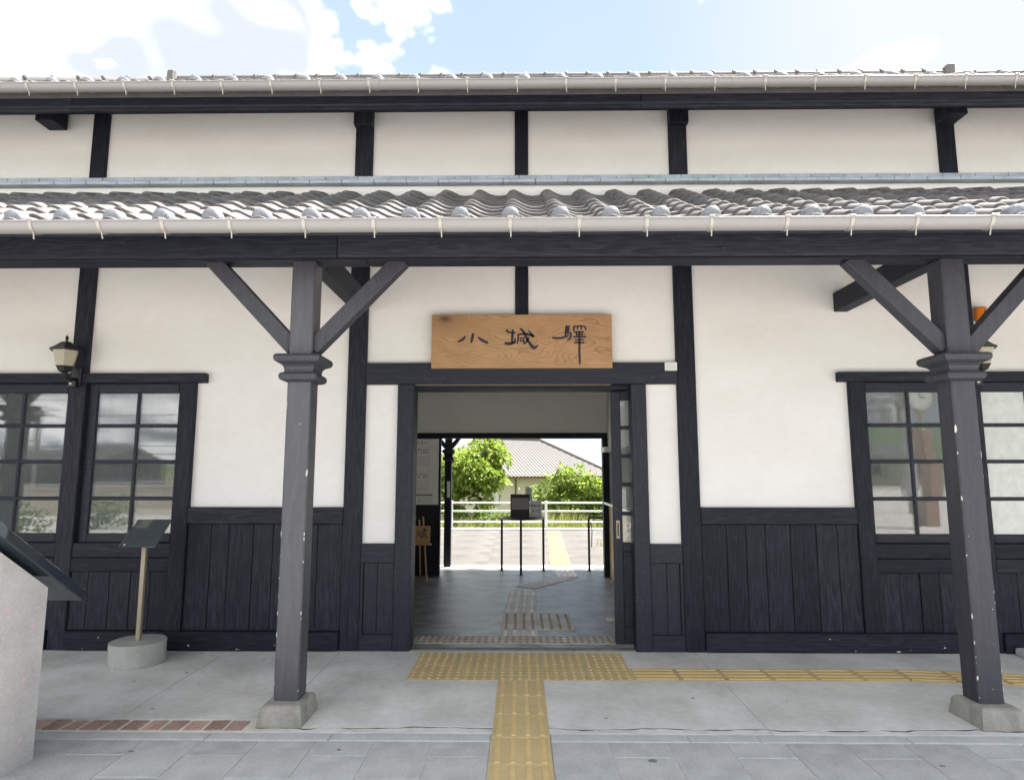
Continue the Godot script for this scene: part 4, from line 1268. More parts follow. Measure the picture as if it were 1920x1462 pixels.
# ---------------------------------------------------------------- things on and by the front wall
func sign_texture() -> ImageTexture:
	# plain-sawn board: broad flame figure lying along it, a knot at one corner
	var w := 1024
	var h := 304
	var n1 := FastNoiseLite.new()
	n1.seed = 61
	n1.frequency = 0.0028
	n1.fractal_octaves = 2
	var n2 := FastNoiseLite.new()
	n2.seed = 62
	n2.frequency = 0.05
	n2.fractal_octaves = 3
	var d := PackedByteArray()
	d.resize(w * h * 3)
	for y in h:
		for x in w:
			var fx := x / 1024.0
			var fy := y / 304.0
			# distance from a wandering heart line gives nested tongues
			var heart := 0.62 + 0.12 * sin(fx * 4.0 + 0.6)
			var v := (fy - heart)
			var r := sqrt(v * v * 1.6 + pow(maxf(fx - 0.16, 0.0) * 0.42, 2.0)) + 0.20 * n1.get_noise_2d(x * 0.8, y * 2.4)
			if fx < 0.16: r += (0.16 - fx) * -0.7 + 0.1 * absf(v)
			var kx := (x - 72.0) / 62.0
			var ky := (y - 22.0) / 34.0
			var kd := sqrt(kx * kx + ky * ky)
			r += 0.55 * exp(-kd * kd * 0.35)
			var f := fposmod(r * 17.0, 1.0)
			var ring := pow(f, 4.0) * smoothstep(1.0, 0.95, f)
			var fine := n2.get_noise_2d(x * 0.25, y * 3.0)
			var t := clampf(0.30 + 0.5 * ring + 0.20 * fine + 0.16 * n1.get_noise_2d(x * 2.0 + 900, y * 3.0), 0.0, 1.0)
			var c := Color(0.50, 0.305, 0.155).lerp(Color(0.20, 0.095, 0.040), t)
			c = c.lerp(Color(0.12, 0.06, 0.03), exp(-kd * kd * 3.0) * 0.7 + 0.35 * exp(-kd * kd * 0.22))
			c = c.linear_to_srgb()
			var i := (y * w + x) * 3
			d[i] = int(c.r * 255)
			d[i + 1] = int(c.g * 255)
			d[i + 2] = int(c.b * 255)
	return image_tex(w, h, d)

func station_sign() -> void:
	var s := base("station_sign", self, Vector3(0.014, 2.163, 0.048))
	tag(s, "golden wooden board carved with three dark characters above the doorway", "sign")
	var W := 1.437
	var H := 0.433
	put(s, "board", box_mesh(Vector3(W, H, 0.036), 0.003), M.sign_plain, Vector3(0, H / 2, 0.018))
	var q := QuadMesh.new()
	q.size = Vector2(W - 0.007, H - 0.007)
	var m := mat(Color.WHITE, 0.5, 0.45)
	m.albedo_texture = sign_texture()
	put(s, "grain_face", q, m, Vector3(0, H / 2, 0.0366))
	# strokes measured over a face of 1690 x 502 units
	var chars := [
		[[[440, 312, 418, 342, 372, 366], [12, 22, 14]], [[512, 290, 505, 330, 495, 372], [20, 22, 16]], [[562, 324, 598, 352, 648, 376], [14, 22, 20]]],
		[[[828, 258, 850, 278, 912, 281], [22, 14, 10]], [[884, 258, 880, 320, 878, 384], [18, 20, 18]], [[906, 338, 904, 378], [14, 14]], [[814, 380, 862, 384, 908, 366], [22, 24, 14]],
		 [[955, 244, 985, 272, 1010, 326, 1045, 384, 1082, 424, 1120, 398], [16, 18, 20, 22, 26, 8]], [[932, 300, 1000, 292, 1078, 314], [12, 18, 20]], [[1030, 262, 1050, 284, 1076, 318], [8, 16, 18]], [[936, 300, 934, 344, 926, 380], [14, 14, 12]],
		 [[952, 334, 988, 330], [11, 11]], [[954, 360, 986, 357], [11, 11]], [[954, 334, 955, 362], [10, 10]], [[988, 330, 986, 374], [11, 12]], [[1034, 328, 1018, 358, 990, 386], [14, 16, 14]]],
		[[[1386, 220, 1382, 262, 1376, 304], [14, 15, 14]], [[1386, 224, 1420, 222], [11, 11]], [[1386, 245, 1418, 243], [10, 10]], [[1384, 264, 1416, 262], [10, 10]], [[1378, 288, 1424, 284], [12, 13]], [[1404, 224, 1400, 286], [9, 9]],
		 [[1424, 284, 1428, 316, 1414, 340, 1394, 352], [15, 17, 15, 10]], [[1256, 328, 1330, 334, 1404, 308], [12, 18, 16]],
		 [[1458, 224, 1455, 262], [14, 14]], [[1456, 224, 1510, 220, 1558, 225, 1568, 244, 1562, 256], [12, 11, 13, 13, 9]], [[1494, 228, 1488, 252], [11, 11]], [[1528, 228, 1524, 252], [11, 11]],
		 [[1462, 276, 1546, 275], [13, 13]], [[1478, 300, 1536, 299], [10, 10]], [[1450, 323, 1568, 322], [13, 13]], [[1466, 350, 1546, 349], [12, 12]], [[1462, 376, 1550, 375], [13, 13]], [[1482, 280, 1482, 320], [10, 10]], [[1534, 280, 1534, 320], [10, 10]],
		 [[1507, 276, 1507, 380, 1505, 470, 1508, 545, 1507, 582], [16, 18, 17, 16, 6]]]]
	for c in chars:
		var st := new_st()
		for sk in c:
			var pts := []
			for i in range(0, sk[0].size(), 2):
				pts.append(Vector2((sk[0][i] - 967.0) * W / 1690.0, (610.0 - sk[0][i + 1]) * H / 502.0))
			var fine := []
			var ws := []
			for i in pts.size() - 1:
				for k in 4:
					var f := k / 4.0
					var p0: Vector2 = pts[maxi(i - 1, 0)]
					var p3: Vector2 = pts[mini(i + 2, pts.size() - 1)]
					fine.append(Vector2(pts[i]).cubic_interpolate(pts[i + 1], p0, p3, f))
					ws.append(lerpf(sk[1][mini(i, sk[1].size() - 1)], sk[1][mini(i + 1, sk[1].size() - 1)], f) * 1.22 * W / 1690.0)
			fine.append(pts[-1])
			ws.append(sk[1][-1] * 1.22 * W / 1690.0)
			stroke(st, fine, ws, 0.0, 0.0022)
		put(s, "character", st.commit(), M.ink, Vector3(0, 0, 0.0366))

func lantern(at: Vector3, label: String) -> void:
	var l := base("wall_lantern", self, at)
	tag(l, label, "lantern", "lanterns on the front wall")
	put(l, "wall_plate", box_mesh(Vector3(0.075, 0.15, 0.02), 0.006), M.black_metal, Vector3(0.0, 0.075, 0.010))
	put(l, "arm", tube([Vector3(0, 0.05, 0.015), Vector3(-0.002, 0.045, 0.07), Vector3(-0.01, 0.06, 0.12), Vector3(-0.012, 0.10, 0.135)], 0.017, 10), M.black_metal)
	put(l, "switch_box", box_mesh(Vector3(0.06, 0.055, 0.05), 0.005), M.black_metal, Vector3(0.005, 0.012, 0.045))
	var h := Vector3(-0.012, 0, 0.135)
	put(l, "cup", lathe([Vector2(0.02, 0.09), Vector2(0.045, 0.105), Vector2(0.058, 0.13), Vector2(0.066, 0.14), Vector2(0.0, 0.141)], 6, true), M.black_metal, h)
	put(l, "glass_shade", lathe([Vector2(0.0, 0.141), Vector2(0.062, 0.141), Vector2(0.092, 0.262), Vector2(0.0, 0.262)], 6, true), M.lantern_glass, h)
	var roof := put(l, "roof", lathe([Vector2(0.0, 0.258), Vector2(0.118, 0.262), Vector2(0.118, 0.270), Vector2(0.095, 0.283), Vector2(0.07, 0.302), Vector2(0.045, 0.324), Vector2(0.022, 0.336), Vector2(0.0, 0.338)], 6, true), M.black_metal, h)
	put(roof, "finial", lathe([Vector2(0.008, 0.334), Vector2(0.007, 0.35), Vector2(0.013, 0.358), Vector2(0.010, 0.372), Vector2(0.0, 0.392)], 8), M.black_metal)
	put(l, "tag", box_mesh(Vector3(0.018, 0.01, 0.002), 0.0), M.paper, Vector3(0.0, 0.012, 0.071))

func wall_things() -> void:
	lantern(Vector3(-3.545, 2.025, 0.0585), "black lantern with frosted glass on the post between two windows")
	lantern(Vector3(3.555, 2.025, 0.0585), "black wall lantern half hidden behind the porch post")
	var a := base("alarm_light", self, Vector3(3.68, 2.535, 0.001))
	tag(a, "orange alarm light on the white plaster wall", "alarm light")
	put(a, "backplate", box_mesh(Vector3(0.085, 0.13, 0.02), 0.005), M.white_paint, Vector3(0, 0.06, 0.010))
	put(a, "orange_cover", lathe([Vector2(0.0, 0.0), Vector2(0.042, 0.004), Vector2(0.046, 0.012), Vector2(0.046, 0.106), Vector2(0.042, 0.114), Vector2(0.0, 0.118)], 20), M.orange, Vector3(0, 0.0, 0.045))
	put(a, "slot", box_mesh(Vector3(0.008, 0.05, 0.003), 0.001), M.ink, Vector3(0.002, 0.06, 0.0915))
	var n := base("paper_notice", self, Vector3(1.20, 2.145, 0.0475))
	tag(n, "small white paper notice at the end of the door lintel", "notice")
	bb(n, "sheet", M.paper, -0.048, 0.048, 0.0, 0.068, 0.0, 0.0012, 0.0)
	print_sheet(n, "print", Vector3(0, 0.034, 0.0022), 0.09, 0.062, "lines", lin(0.70, 0.69, 0.65))
	# reading stand on a round weight
	var r := base("reading_stand", self, Vector3(-2.735, 0.0, 0.345))
	tag(r, "black reading stand on brass stem with round grey weight", "reading stand")
	put(r, "round_base", lathe([Vector2(0.0, 0.0), Vector2(0.182, 0.0), Vector2(0.184, 0.004), Vector2(0.184, 0.150), Vector2(0.181, 0.154), Vector2(0.0, 0.154)], 48), M.drum)
	for k in 14:
		var b := TAU * k / 14
		if k % 2 == 0: put(r, "rivet", lathe([Vector2(0.005, 0.0), Vector2(0.004, 0.003), Vector2(0.0, 0.004)], 8), M.base_stone, Vector3(cos(b) * 0.184, 0.013, sin(b) * 0.184), Vector3(PI / 2, -b + PI / 2, 0))
	put(r, "stem", box_mesh(Vector3(0.031, 0.675, 0.031), 0.003), M.brass, Vector3(0, 0.154 + 0.337, 0))
	var pl := put(r, "plate", box_mesh(Vector3(0.255, 0.010, 0.27), 0.002), M.black_stone, Vector3(0.012, 0.905, 0.015), Vector3(0.72, 0.0, 0))
	put(pl, "glass_cover", box_mesh(Vector3(0.262, 0.004, 0.278), 0.001), M.glass, Vector3(0, 0.0085, 0))
	put(pl, "lettering", box_mesh(Vector3(0.10, 0.0006, 0.008), 0.0), M.ink, Vector3(0.03, 0.0056, 0.10))
	put(pl, "emblem", box_mesh(Vector3(0.012, 0.0006, 0.012), 0.0), M.paper, Vector3(-0.10, 0.0056, 0.115))
	# granite monument in the near corner, seen from its back
	var g2 := base("stone_monument", self, Vector3(-2.74, -0.008, 2.02))
	tag(g2, "pale speckled granite plinth carrying a sloping black stone slab", "monument")
	var st := new_st()
	var sec := [Vector3(0, 0, 0.20), Vector3(0, 0, -0.165), Vector3(0, 0.792, -0.165), Vector3(0, 1.03, 0.195)]
	var hw := 0.415
	for i in 4:
		var p: Vector3 = sec[i]
		var p2: Vector3 = sec[(i + 1) % 4]
		var nn := (p2 - p).cross(Vector3.RIGHT).normalized()
		if nn.dot((p + p2) / 2 - Vector3(0, 0.5, 0)) < 0: nn = -nn
		quad(st, p + Vector3(hw, 0, 0), p2 + Vector3(hw, 0, 0), p2 - Vector3(hw, 0, 0), p - Vector3(hw, 0, 0), nn)
	for s in [-1.0, 1.0]:
		quad(st, sec[0] + Vector3(hw * s, 0, 0), sec[1] + Vector3(hw * s, 0, 0), sec[2] + Vector3(hw * s, 0, 0), sec[3] + Vector3(hw * s, 0, 0), Vector3(s, 0, 0))
	put(g2, "plinth", st.commit(), M.granite)
	var slab := put(g2, "slab", box_mesh(Vector3(0.91, 0.052, 0.86), 0.005), M.black_stone)
	slab.transform = Transform3D(Basis(Vector3.RIGHT, -0.585), Vector3(0, 0.948, -0.03))
	for f in [[0.07, 0.735], [-0.085, 0.63], [0.12, 0.50], [-0.055, 0.395], [0.10, 0.27], [-0.07, 0.12]]:
		var fs := new_st()
		for k in 5:
			var b: float = TAU * k / 5 + f[1] * 9.0
			add_lathe(fs, [Vector2(0.0065, 0.0), Vector2(0.0065, 0.0008), Vector2(0.0, 0.0012)], 8, Transform3D(Basis(Vector3(0, 0, 1), -PI / 2), Vector3(0, sin(b) * 0.0105, cos(b) * 0.0105)))
		add_lathe(fs, [Vector2(0.005, 0.0), Vector2(0.005, 0.0008), Vector2(0.0, 0.0012)], 8, Transform3D(Basis(Vector3(0, 0, 1), -PI / 2), Vector3.ZERO))
		put(g2, "flower_inlay", fs.commit(), M.pink, Vector3(hw + 0.0002, f[1], f[0]))
	put(self, "concrete_block", box_mesh(Vector3(0.62, 0.055, 0.16), 0.012), M.kerb, Vector3(3.98, 0.0275, 0.155))
	tag(get_node("concrete_block"), "low pale concrete block at the wall foot beside porch post", "block")

# ---------------------------------------------------------------- behind the station
func leaf_mesh() -> Mesh:
	# a folded pointed leaf
	var st := new_st()
	var p := [Vector3(0, 0, 0), Vector3(0.30, 0.06, 0.40), Vector3(0, -0.10, 1.0), Vector3(-0.30, 0.06, 0.40), Vector3(0, -0.02, 0.45)]
	for t in [[0, 1, 4], [1, 2, 4], [0, 4, 3], [3, 4, 2]]:
		var n: Vector3 = (p[t[2]] - p[t[0]]).cross(p[t[1]] - p[t[0]]).normalized()
		if n.y < 0: n = -n
		tri(st, p[t[0]], p[t[1]], p[t[2]], n)
	return st.commit()

func crown(parent: Node, blobs: Array, per: int, size: float, droop: float, cols: Array) -> void:
	var places := []
	var colors := []
	for b in blobs:
		var c: Vector3 = b[0]
		var r: Vector3 = b[1]
		for i in int(per * r.x * r.y * 2.2):
			var d := Vector3(rng.randfn(), rng.randfn(), rng.randfn()).normalized()
			var rad := pow(rng.randf(), 0.28)
			var pos := c + d * r * rad * (0.86 + 0.2 * sin(d.x * 7.0 + d.y * 5.0 + c.x * 3.0))
			var fwd := (d + Vector3(rng.randfn(), rng.randfn() - droop, rng.randfn()) * 0.7).normalized()
			var bs := Basis.looking_at(-fwd, Vector3(rng.randfn() * 0.5, 1, rng.randfn() * 0.5).normalized())
			var s := size * rng.randf_range(0.65, 1.35)
			places.append(Transform3D(bs.scaled(Vector3(s, s, s)), pos))
			var k: Color = cols[rng.randi_range(0, cols.size() - 1)]
			colors.append(k * rng.randf_range(0.75, 1.2))
	tag(multi(parent, "crown", leaf, M.leaf, places, colors), "", "", "", "stuff")

var leaf: Mesh

func tree(called: String, label: String, cat: String, at: Vector3, trunk_h: float, trunk_r: float, blobs: Array, per: int, size: float, droop: float, cols: Array, group: String) -> void:
	var t := base(called, self, at)
	tag(t, label, cat, group)
	var st := new_st()
	add_lathe(st, [Vector2(trunk_r * 1.5, 0), Vector2(trunk_r * 1.05, trunk_h * 0.12), Vector2(trunk_r * 0.8, trunk_h * 0.6), Vector2(trunk_r * 0.6, trunk_h), Vector2(0, trunk_h)], 10)
	for b in blobs:
		var c: Vector3 = b[0]
		var a := Vector3(0, trunk_h * rng.randf_range(0.5, 0.95), 0)
		add_tube(st, [a, a.lerp(c, 0.5) + Vector3(rng.randfn(), rng.randfn(), rng.randfn()) * 0.08, c], trunk_r * 0.35, 6)
	put(t, "trunk", st.commit(), M.bark)
	crown(t, blobs, per, size, droop, cols)

func blob_ring(n: int, c: Vector3, spread: Vector3, r: float) -> Array:
	var out := []
	for i in n:
		var d := Vector3(rng.randf_range(-1, 1), rng.randf_range(-1, 1), rng.randf_range(-1, 1))
		var k := r * rng.randf_range(0.7, 1.2)
		out.append([c + d * spread, Vector3(k, k * 0.8, k)])
	return out

func behind() -> void:
	rng.seed = 97
	leaf = leaf_mesh()
	tag(bb(self, "platform", M.asphalt, -14, 15, -0.19, -0.006, -10.15, -4.50, 0.0), "sunlit asphalt platform behind the station", "", "", "structure")
	tag(bb(self, "platform_edge", M.concrete, -14, 15, -0.19, -0.003, -4.496, -4.204, 0.0), "pale concrete strip before the platform", "", "", "structure")
	tag(bb(self, "platform_kerb", M.white_stone, -14, 15, -0.19, 0.02, -10.50, -10.153, 0.004), "white kerb along the far edge of the platform", "", "", "structure")
	# white pipe fence
	var f := base("platform_fence", self, Vector3(0.62, 0.02, -10.42))
	tag(f, "white pipe fence with three rails along the platform", "fence")
	for k in range(-4, 5):
		put(f, "post", tube([Vector3(k * 2.26, 0, 0), Vector3(k * 2.26, 0.62, 0)], 0.032, 10), M.white_paint)
		put(f, "post_cap", lathe([Vector2(0.034, 0.615), Vector2(0.03, 0.632), Vector2(0, 0.64)], 10), M.white_paint, Vector3(k * 2.26, 0, 0))
	for y in [0.59, 0.395, 0.143]:
		put(f, "rail", tube([Vector3(-9.3, y, 0.0), Vector3(9.3, y, 0.0)], 0.021, 10), M.white_paint)
	# grasses behind the fence
	var bl := new_st()
	tri(bl, Vector3(-0.012, 0, 0), Vector3(0.012, 0, 0), Vector3(0.02, 0.55, 0.10), Vector3(0, 0.3, 1))
	tri(bl, Vector3(0.012, 0, 0), Vector3(0.03, 0.55, 0.10), Vector3(0.02, 0.55, 0.10), Vector3(0, 0.3, 1))
	tri(bl, Vector3(0.02, 0.55, 0.10), Vector3(0.03, 0.55, 0.10), Vector3(0.05, 1.0, 0.34), Vector3(0, 0.6, 0.8))
	var blm := bl.commit()
	var gp := []
	var gc := []
	for i in 5200:
		var z := -10.62 - pow(rng.randf(), 1.4) * 2.6
		var x := rng.randf_range(-4.6, 5.2)
		var s := rng.randf_range(0.22, 0.52) * (0.75 + 0.35 * sin(x * 1.7) * sin(x * 0.6 + 1.0))
		gp.append(Transform3D(Basis(Vector3.UP, rng.randf() * TAU).scaled(Vector3(s * 1.6, s, s)), Vector3(x, -0.05 - maxf(0, -11.2 - z) * 0.13, z)))
		gc.append(Color(0.22, 0.27, 0.06).lerp(Color(0.38, 0.36, 0.16), rng.randf()) * rng.randf_range(0.7, 1.1))
	tag(multi(self, "tall_grass", blm, M.leaf, gp, gc), "tall yellow green grass behind the white fence", "grass", "", "stuff")
	gp = []
	gc = []
	for i in 90:
		var s := rng.randf_range(0.10, 0.20)
		gp.append(Transform3D(Basis(Vector3.UP, rng.randf() * TAU).scaled(Vector3(s * 1.4, s, s)), Vector3(rng.randfn() * 0.10, 0, rng.randfn() * 0.12)))
		gc.append(Color(0.18, 0.22, 0.05) * rng.randf_range(0.7, 1.2))
	var tf := multi(self, "grass_tuft", blm, M.leaf, gp, gc)
	tf.position = Vector3(1.60, -0.006, -6.9)
	tag(tf, "small tuft of grass growing through the platform asphalt", "grass", "", "stuff")
	# trees and bushes
	var bright := [Color(0.25, 0.33, 0.06), Color(0.20, 0.29, 0.05), Color(0.32, 0.37, 0.10), Color(0.14, 0.22, 0.04)]
	var deep := [Color(0.12, 0.20, 0.035), Color(0.085, 0.15, 0.025), Color(0.18, 0.25, 0.05), Color(0.24, 0.30, 0.07)]
	var bs := blob_ring(9, Vector3(0.0, 1.95, 0), Vector3(1.0, 0.55, 0.8), 0.62)
	bs += [[Vector3(0.95, 2.25, 0.1), Vector3(0.55, 0.5, 0.5)], [Vector3(1.05, 1.5, 0.2), Vector3(0.42, 0.42, 0.42)], [Vector3(0.75, 0.95, 0.3), Vector3(0.30, 0.42, 0.3)], [Vector3(-0.1, 0.85, 0.3), Vector3(0.5, 0.5, 0.4)]]
	tree("broadleaf_tree", "bright green broadleaf tree drooping before the cream house", "tree", Vector3(-1.75, -0.35, -12.6), 1.5, 0.11, bs, 1000, 0.135, 0.5, bright, "")
	bs = [[Vector3(-0.05, 1.35, 0), Vector3(0.62, 0.50, 0.55)], [Vector3(-0.6, 0.95, 0.1), Vector3(0.5, 0.45, 0.45)], [Vector3(0.45, 1.05, 0.1), Vector3(0.6, 0.5, 0.5)], [Vector3(0.0, 0.6, 0.25), Vector3(0.8, 0.5, 0.45)]]
	tree("bush", "broad bush of drooping pale leaves right of the notice board", "bush", Vector3(1.35, -0.25, -12.3), 0.7, 0.06, bs, 1300, 0.125, 0.9, bright, "bushes behind the fence")
	bs = [[Vector3(0, 0.85, 0), Vector3(0.62, 0.60, 0.5)], [Vector3(0.55, 0.75, 0), Vector3(0.55, 0.55, 0.5)], [Vector3(0.1, 0.4, 0.2), Vector3(0.7, 0.4, 0.4)], [Vector3(0.7, 1.25, -0.2), Vector3(0.5, 0.55, 0.4)]]
	tree("bush", "dense darker bush at the counter side of the back opening", "bush", Vector3(2.15, -0.25, -12.0), 0.5, 0.05, bs, 2200, 0.08, 0.2, deep, "bushes behind the fence")
	bs = [[Vector3(0, 0.35, 0), Vector3(0.55, 0.34, 0.4)], [Vector3(0.6, 0.3, 0.1), Vector3(0.5, 0.3, 0.4)], [Vector3(-0.6, 0.3, 0.1), Vector3(0.5, 0.3, 0.4)]]
	tree("bush", "low green bush under the broadleaf tree", "bush", Vector3(-0.95, -0.25, -11.9), 0.3, 0.04, bs, 1600, 0.085, 0.3, deep, "bushes behind the fence")
	bs = blob_ring(6, Vector3(0, 2.6, 0), Vector3(0.9, 0.5, 0.8), 0.6)
	tree("broadleaf_tree", "tree whose branch tips rise over the house roof end", "tree", Vector3(4.6, -1.0, -17.5), 2.2, 0.10, bs, 420, 0.13, 0.2, bright, "")
	# tiled house on the lower ground
	var h := base("tiled_house", self, Vector3(-0.6, -1.75, -42.0), 0.5)
	tag(h, "cream house with grey tiled hip roof beyond the platform", "house")
	bb(h, "wall", M.cream, -6.2, 4.9, 0, 2.80, -4.3, 4.3, 0.0)
	var rs := new_st()
	var ye := 2.78
	var e := [Vector3(-7.0, ye, 5.0), Vector3(5.75, ye, 5.0), Vector3(5.75, ye, -5.0), Vector3(-7.0, ye, -5.0)]
	var yr := 5.42
	var rd := [Vector3(-3.0, yr, 0), Vector3(2.3, yr, 0)]
	quad(rs, e[0], e[1], rd[1], rd[0], Vector3(0, 0.88, 0.47))
	quad(rs, e[2], e[3], rd[0], rd[1], Vector3(0, 0.88, -0.47))
	tri(rs, e[1], e[2], rd[1], Vector3(0.47, 0.88, 0))
	tri(rs, e[3], e[0], rd[0], Vector3(-0.47, 0.88, 0))
	quad(rs, e[0], e[1], e[2], e[3], Vector3.DOWN)
	var roof := put(h, "roof", rs.commit(), M.far_tile)
	var tm := tile_mesh()
	var pl := []
	var sl := atan(2.64 / 5.0)
	var bs2 := Basis(Vector3.RIGHT, sl)
	for r in 31:
		for c in 52:
			var x := -7.1 + c * TW
			var up := r * TROW
			var p := Vector3(x, ye + 0.01, 4.98) + bs2 * Vector3(0, 0, -up)
			var run := 5.0 - p.z
			if x < -7.0 + run * 0.8 or x + TW > 5.75 - run * 0.69: continue
			pl.append(Transform3D(bs2, p))
	tag(multi(roof, "roof_tiles", tm, M.far_tile, pl), "", "", "", "stuff")
	for s in [1]:
		var d: Vector3 = e[s] - rd[s]
		put(roof, "hip_ridge", tube([rd[s] + Vector3(0, 0.1, 0), e[s] + Vector3(0, 0.08, 0)], 0.14, 8), M.far_tile)
	put(roof, "ridge", tube([rd[0] + Vector3(0, 0.12, 0), rd[1] + Vector3(0, 0.12, 0)], 0.17, 8), M.far_tile)
	bb(roof, "eave_board", M.eave_brown, -6.95, 5.70, ye - 0.14, ye - 0.02, 4.86, 4.94, 0.0)
	for q in [[-4.3, 0.95, 1.1, 1.2], [-1.25, 0.95, 0.9, 1.15], [1.0, 0.7, 1.2, 1.2]]:
		var w := base("window", h, Vector3(q[0], q[1], 4.3))
		bb(w, "frame", M.eave_brown, 0, q[2], 0, q[3], 0.001, 0.05, 0.0)
		bb(w, "pane", M.dark_glass, 0.06, q[2] / 2 - 0.02, 0.06, q[3] - 0.06, 0.05, 0.056, 0.0)
		bb(w, "pane", M.curtain, q[2] / 2 + 0.02, q[2] - 0.06, 0.06, q[3] - 0.06, 0.05, 0.056, 0.0)
	bb(h, "downpipe", M.eave_brown, -2.05, -1.97, 0, 2.78, 4.31, 4.39, 0.0)
	for x in range(-6, 5):
		bb(h, "wall_seam", M.cream_dark, x * 1.0 - 0.012, x * 1.0 + 0.012, 0.3, 2.7, 4.30, 4.306, 0.0)
	bb(h, "wall_lamp", M.white_paint, -1.88, -1.72, 1.9, 2.1, 4.302, 4.42, 0.02)

# ---------------------------------------------------------------- across the forecourt, mirrored in the window panes
func across() -> void:
	rng.seed = 131
	var lp := base("street_lamp", self, Vector3(-26.0, -0.010, 28.6))
	tag(lp, "disc topped street lamp mirrored in the window left of the lantern", "street lamp")
	put(lp, "pole", tube([Vector3.ZERO, Vector3(0, 3.9, 0)], 0.11, 12), M.lamp_grey)
	put(lp, "lamp_head", lathe([Vector2(0.0, 3.85), Vector2(0.28, 3.87), Vector2(0.33, 4.05), Vector2(0.30, 4.25), Vector2(0.26, 4.5), Vector2(0.0, 4.5)], 20), M.lamp_grey)
	put(lp, "disc", lathe([Vector2(0.0, 4.52), Vector2(1.0, 4.50), Vector2(0.9, 4.60), Vector2(0.3, 4.78), Vector2(0.0, 4.80)], 24), M.lamp_grey)
	put(lp, "bracket", tube([Vector3(0, 3.2, 0), Vector3(-0.8, 3.15, 0), Vector3(-1.1, 3.05, 0)], 0.06, 8), M.steel)
	var pole := base("utility_pole", self, Vector3(13.4, -0.010, 17.2))
	tag(pole, "grey utility pole with transformer mirrored in the window by the porch post", "utility pole")
	put(pole, "shaft", lathe([Vector2(0.17, 0), Vector2(0.12, 9.0), Vector2(0, 9.0)], 14), M.pale_concrete)
	put(pole, "transformer", lathe([Vector2(0.0, 3.0), Vector2(0.24, 3.0), Vector2(0.26, 3.1), Vector2(0.26, 3.65), Vector2(0.2, 3.72), Vector2(0, 3.74)], 18), M.pale_concrete, Vector3(-0.45, 0.0, 0))
	for y in [3.9, 5.2, 6.4]:
		bb(pole, "cross_arm", M.steel, -0.95, 0.95, y, y + 0.09, -0.16, -0.08)
	var k := 0
	for q in [[6.5, -0.9], [6.5, 0.9], [5.3, -0.8], [4.0, 0.8], [3.6, 0.0]]:
		var pts := []
		for i in 15:
			var t := i / 14.0
			pts.append(Vector3(lerpf(13.4 + q[1], -46.0, t), q[0] - 1.5 * sin(PI * t) * 0.9, 17.0 + t * 18.0))
		tag(put(self, "overhead_wire", tube(pts, 0.022, 5), M.black_metal), ["topmost overhead wire on the near end of the cross arm", "topmost overhead wire on the outer end of the cross arm", "overhead wire on the middle cross arm of the pole", "overhead wire on the lowest cross arm of the pole", "lowest overhead wire, fixed straight to the pole shaft"][k], "wire", "overhead wires across the forecourt")
		k += 1
	var far_pole := base("utility_pole", self, Vector3(-46.0, -0.010, 35.0))
	tag(far_pole, "far utility pole carrying the ends of the wires", "utility pole")
	put(far_pole, "shaft", lathe([Vector2(0.17, 0), Vector2(0.12, 9.0), Vector2(0, 9.0)], 14), M.pale_concrete)
	var ck := base("clock_pillar", self, Vector3(10.15, -0.010, 11.0))
	tag(ck, "brown leaning clock pillar mirrored in the window by the porch post", "clock")
	var st := new_st()
	for i in 8:
		var y := i * 0.30
		add_box(st, Vector3(0.34 - 0.012 * i, 0.296, 0.4), 0.012, Transform3D(Basis(), Vector3(-0.004 * pow(i, 2.0) + 0.02 * i, y + 0.148, 0)))
	put(ck, "pillar", st.commit(), M.clock_stone)
	put(ck, "post", tube([Vector3(-0.06, 2.38, 0), Vector3(-0.06, 2.9, 0)], 0.06, 10), M.cream)
	put(ck, "case", lathe([Vector2(0, -0.09), Vector2(0.34, -0.09), Vector2(0.36, 0), Vector2(0.34, 0.09), Vector2(0, 0.09)], 32), M.cream, Vector3(-0.1, 3.2, 0), Vector3(PI / 2, 0, 0))
	var dial := put(ck, "dial", lathe([Vector2(0.30, 0), Vector2(0.30, 0.006), Vector2(0, 0.006)], 32), M.white_paint, Vector3(-0.1, 3.2, -0.09), Vector3(-PI / 2, 0, 0))
	for i in 12:
		var a := TAU * i / 12
		put(dial, "hour_mark", box_mesh(Vector3(0.018, 0.003, 0.05), 0.0), M.ink, Vector3(sin(a) * 0.25, 0.008, cos(a) * 0.25), Vector3(0, a, 0))
	put(dial, "hand", box_mesh(Vector3(0.02, 0.003, 0.22), 0.0), M.ink, Vector3(0.0, 0.010, 0.1))
	put(dial, "hand", box_mesh(Vector3(0.16, 0.003, 0.022), 0.0), M.ink, Vector3(0.07, 0.010, 0.0))
	# buildings across the street
	for q in [[Vector3(-33.5, -0.05, 39.0), 13.0, 1.9, 1.25, "dark_wall", "dark grey house with low gable mirrored in the left windows"], [Vector3(-30, -0.05, 74), 12.0, 2.2, 1.0, "cream", "pale low house mirrored in the left windows"], [Vector3(32, -0.05, 60), 14.0, 2.6, 1.2, "cream", "pale house mirrored in the window by the porch post"], [Vector3(0, -0.05, 78), 26.0, 3.4, 1.6, "dark_wall", "long grey house straight across the forecourt"]]:
		var b := base("street_house", self, q[0])
		tag(b, q[5], "house", "houses across the forecourt")
		var hw: float = q[1] / 2
		bb(b, "wall", M[q[4]], -hw, hw, 0, q[2], -4, 4, 0.0)
		var rs := new_st()
		var y0: float = q[2]
		var y1: float = q[2] + q[3]
		var ow := hw + 0.6
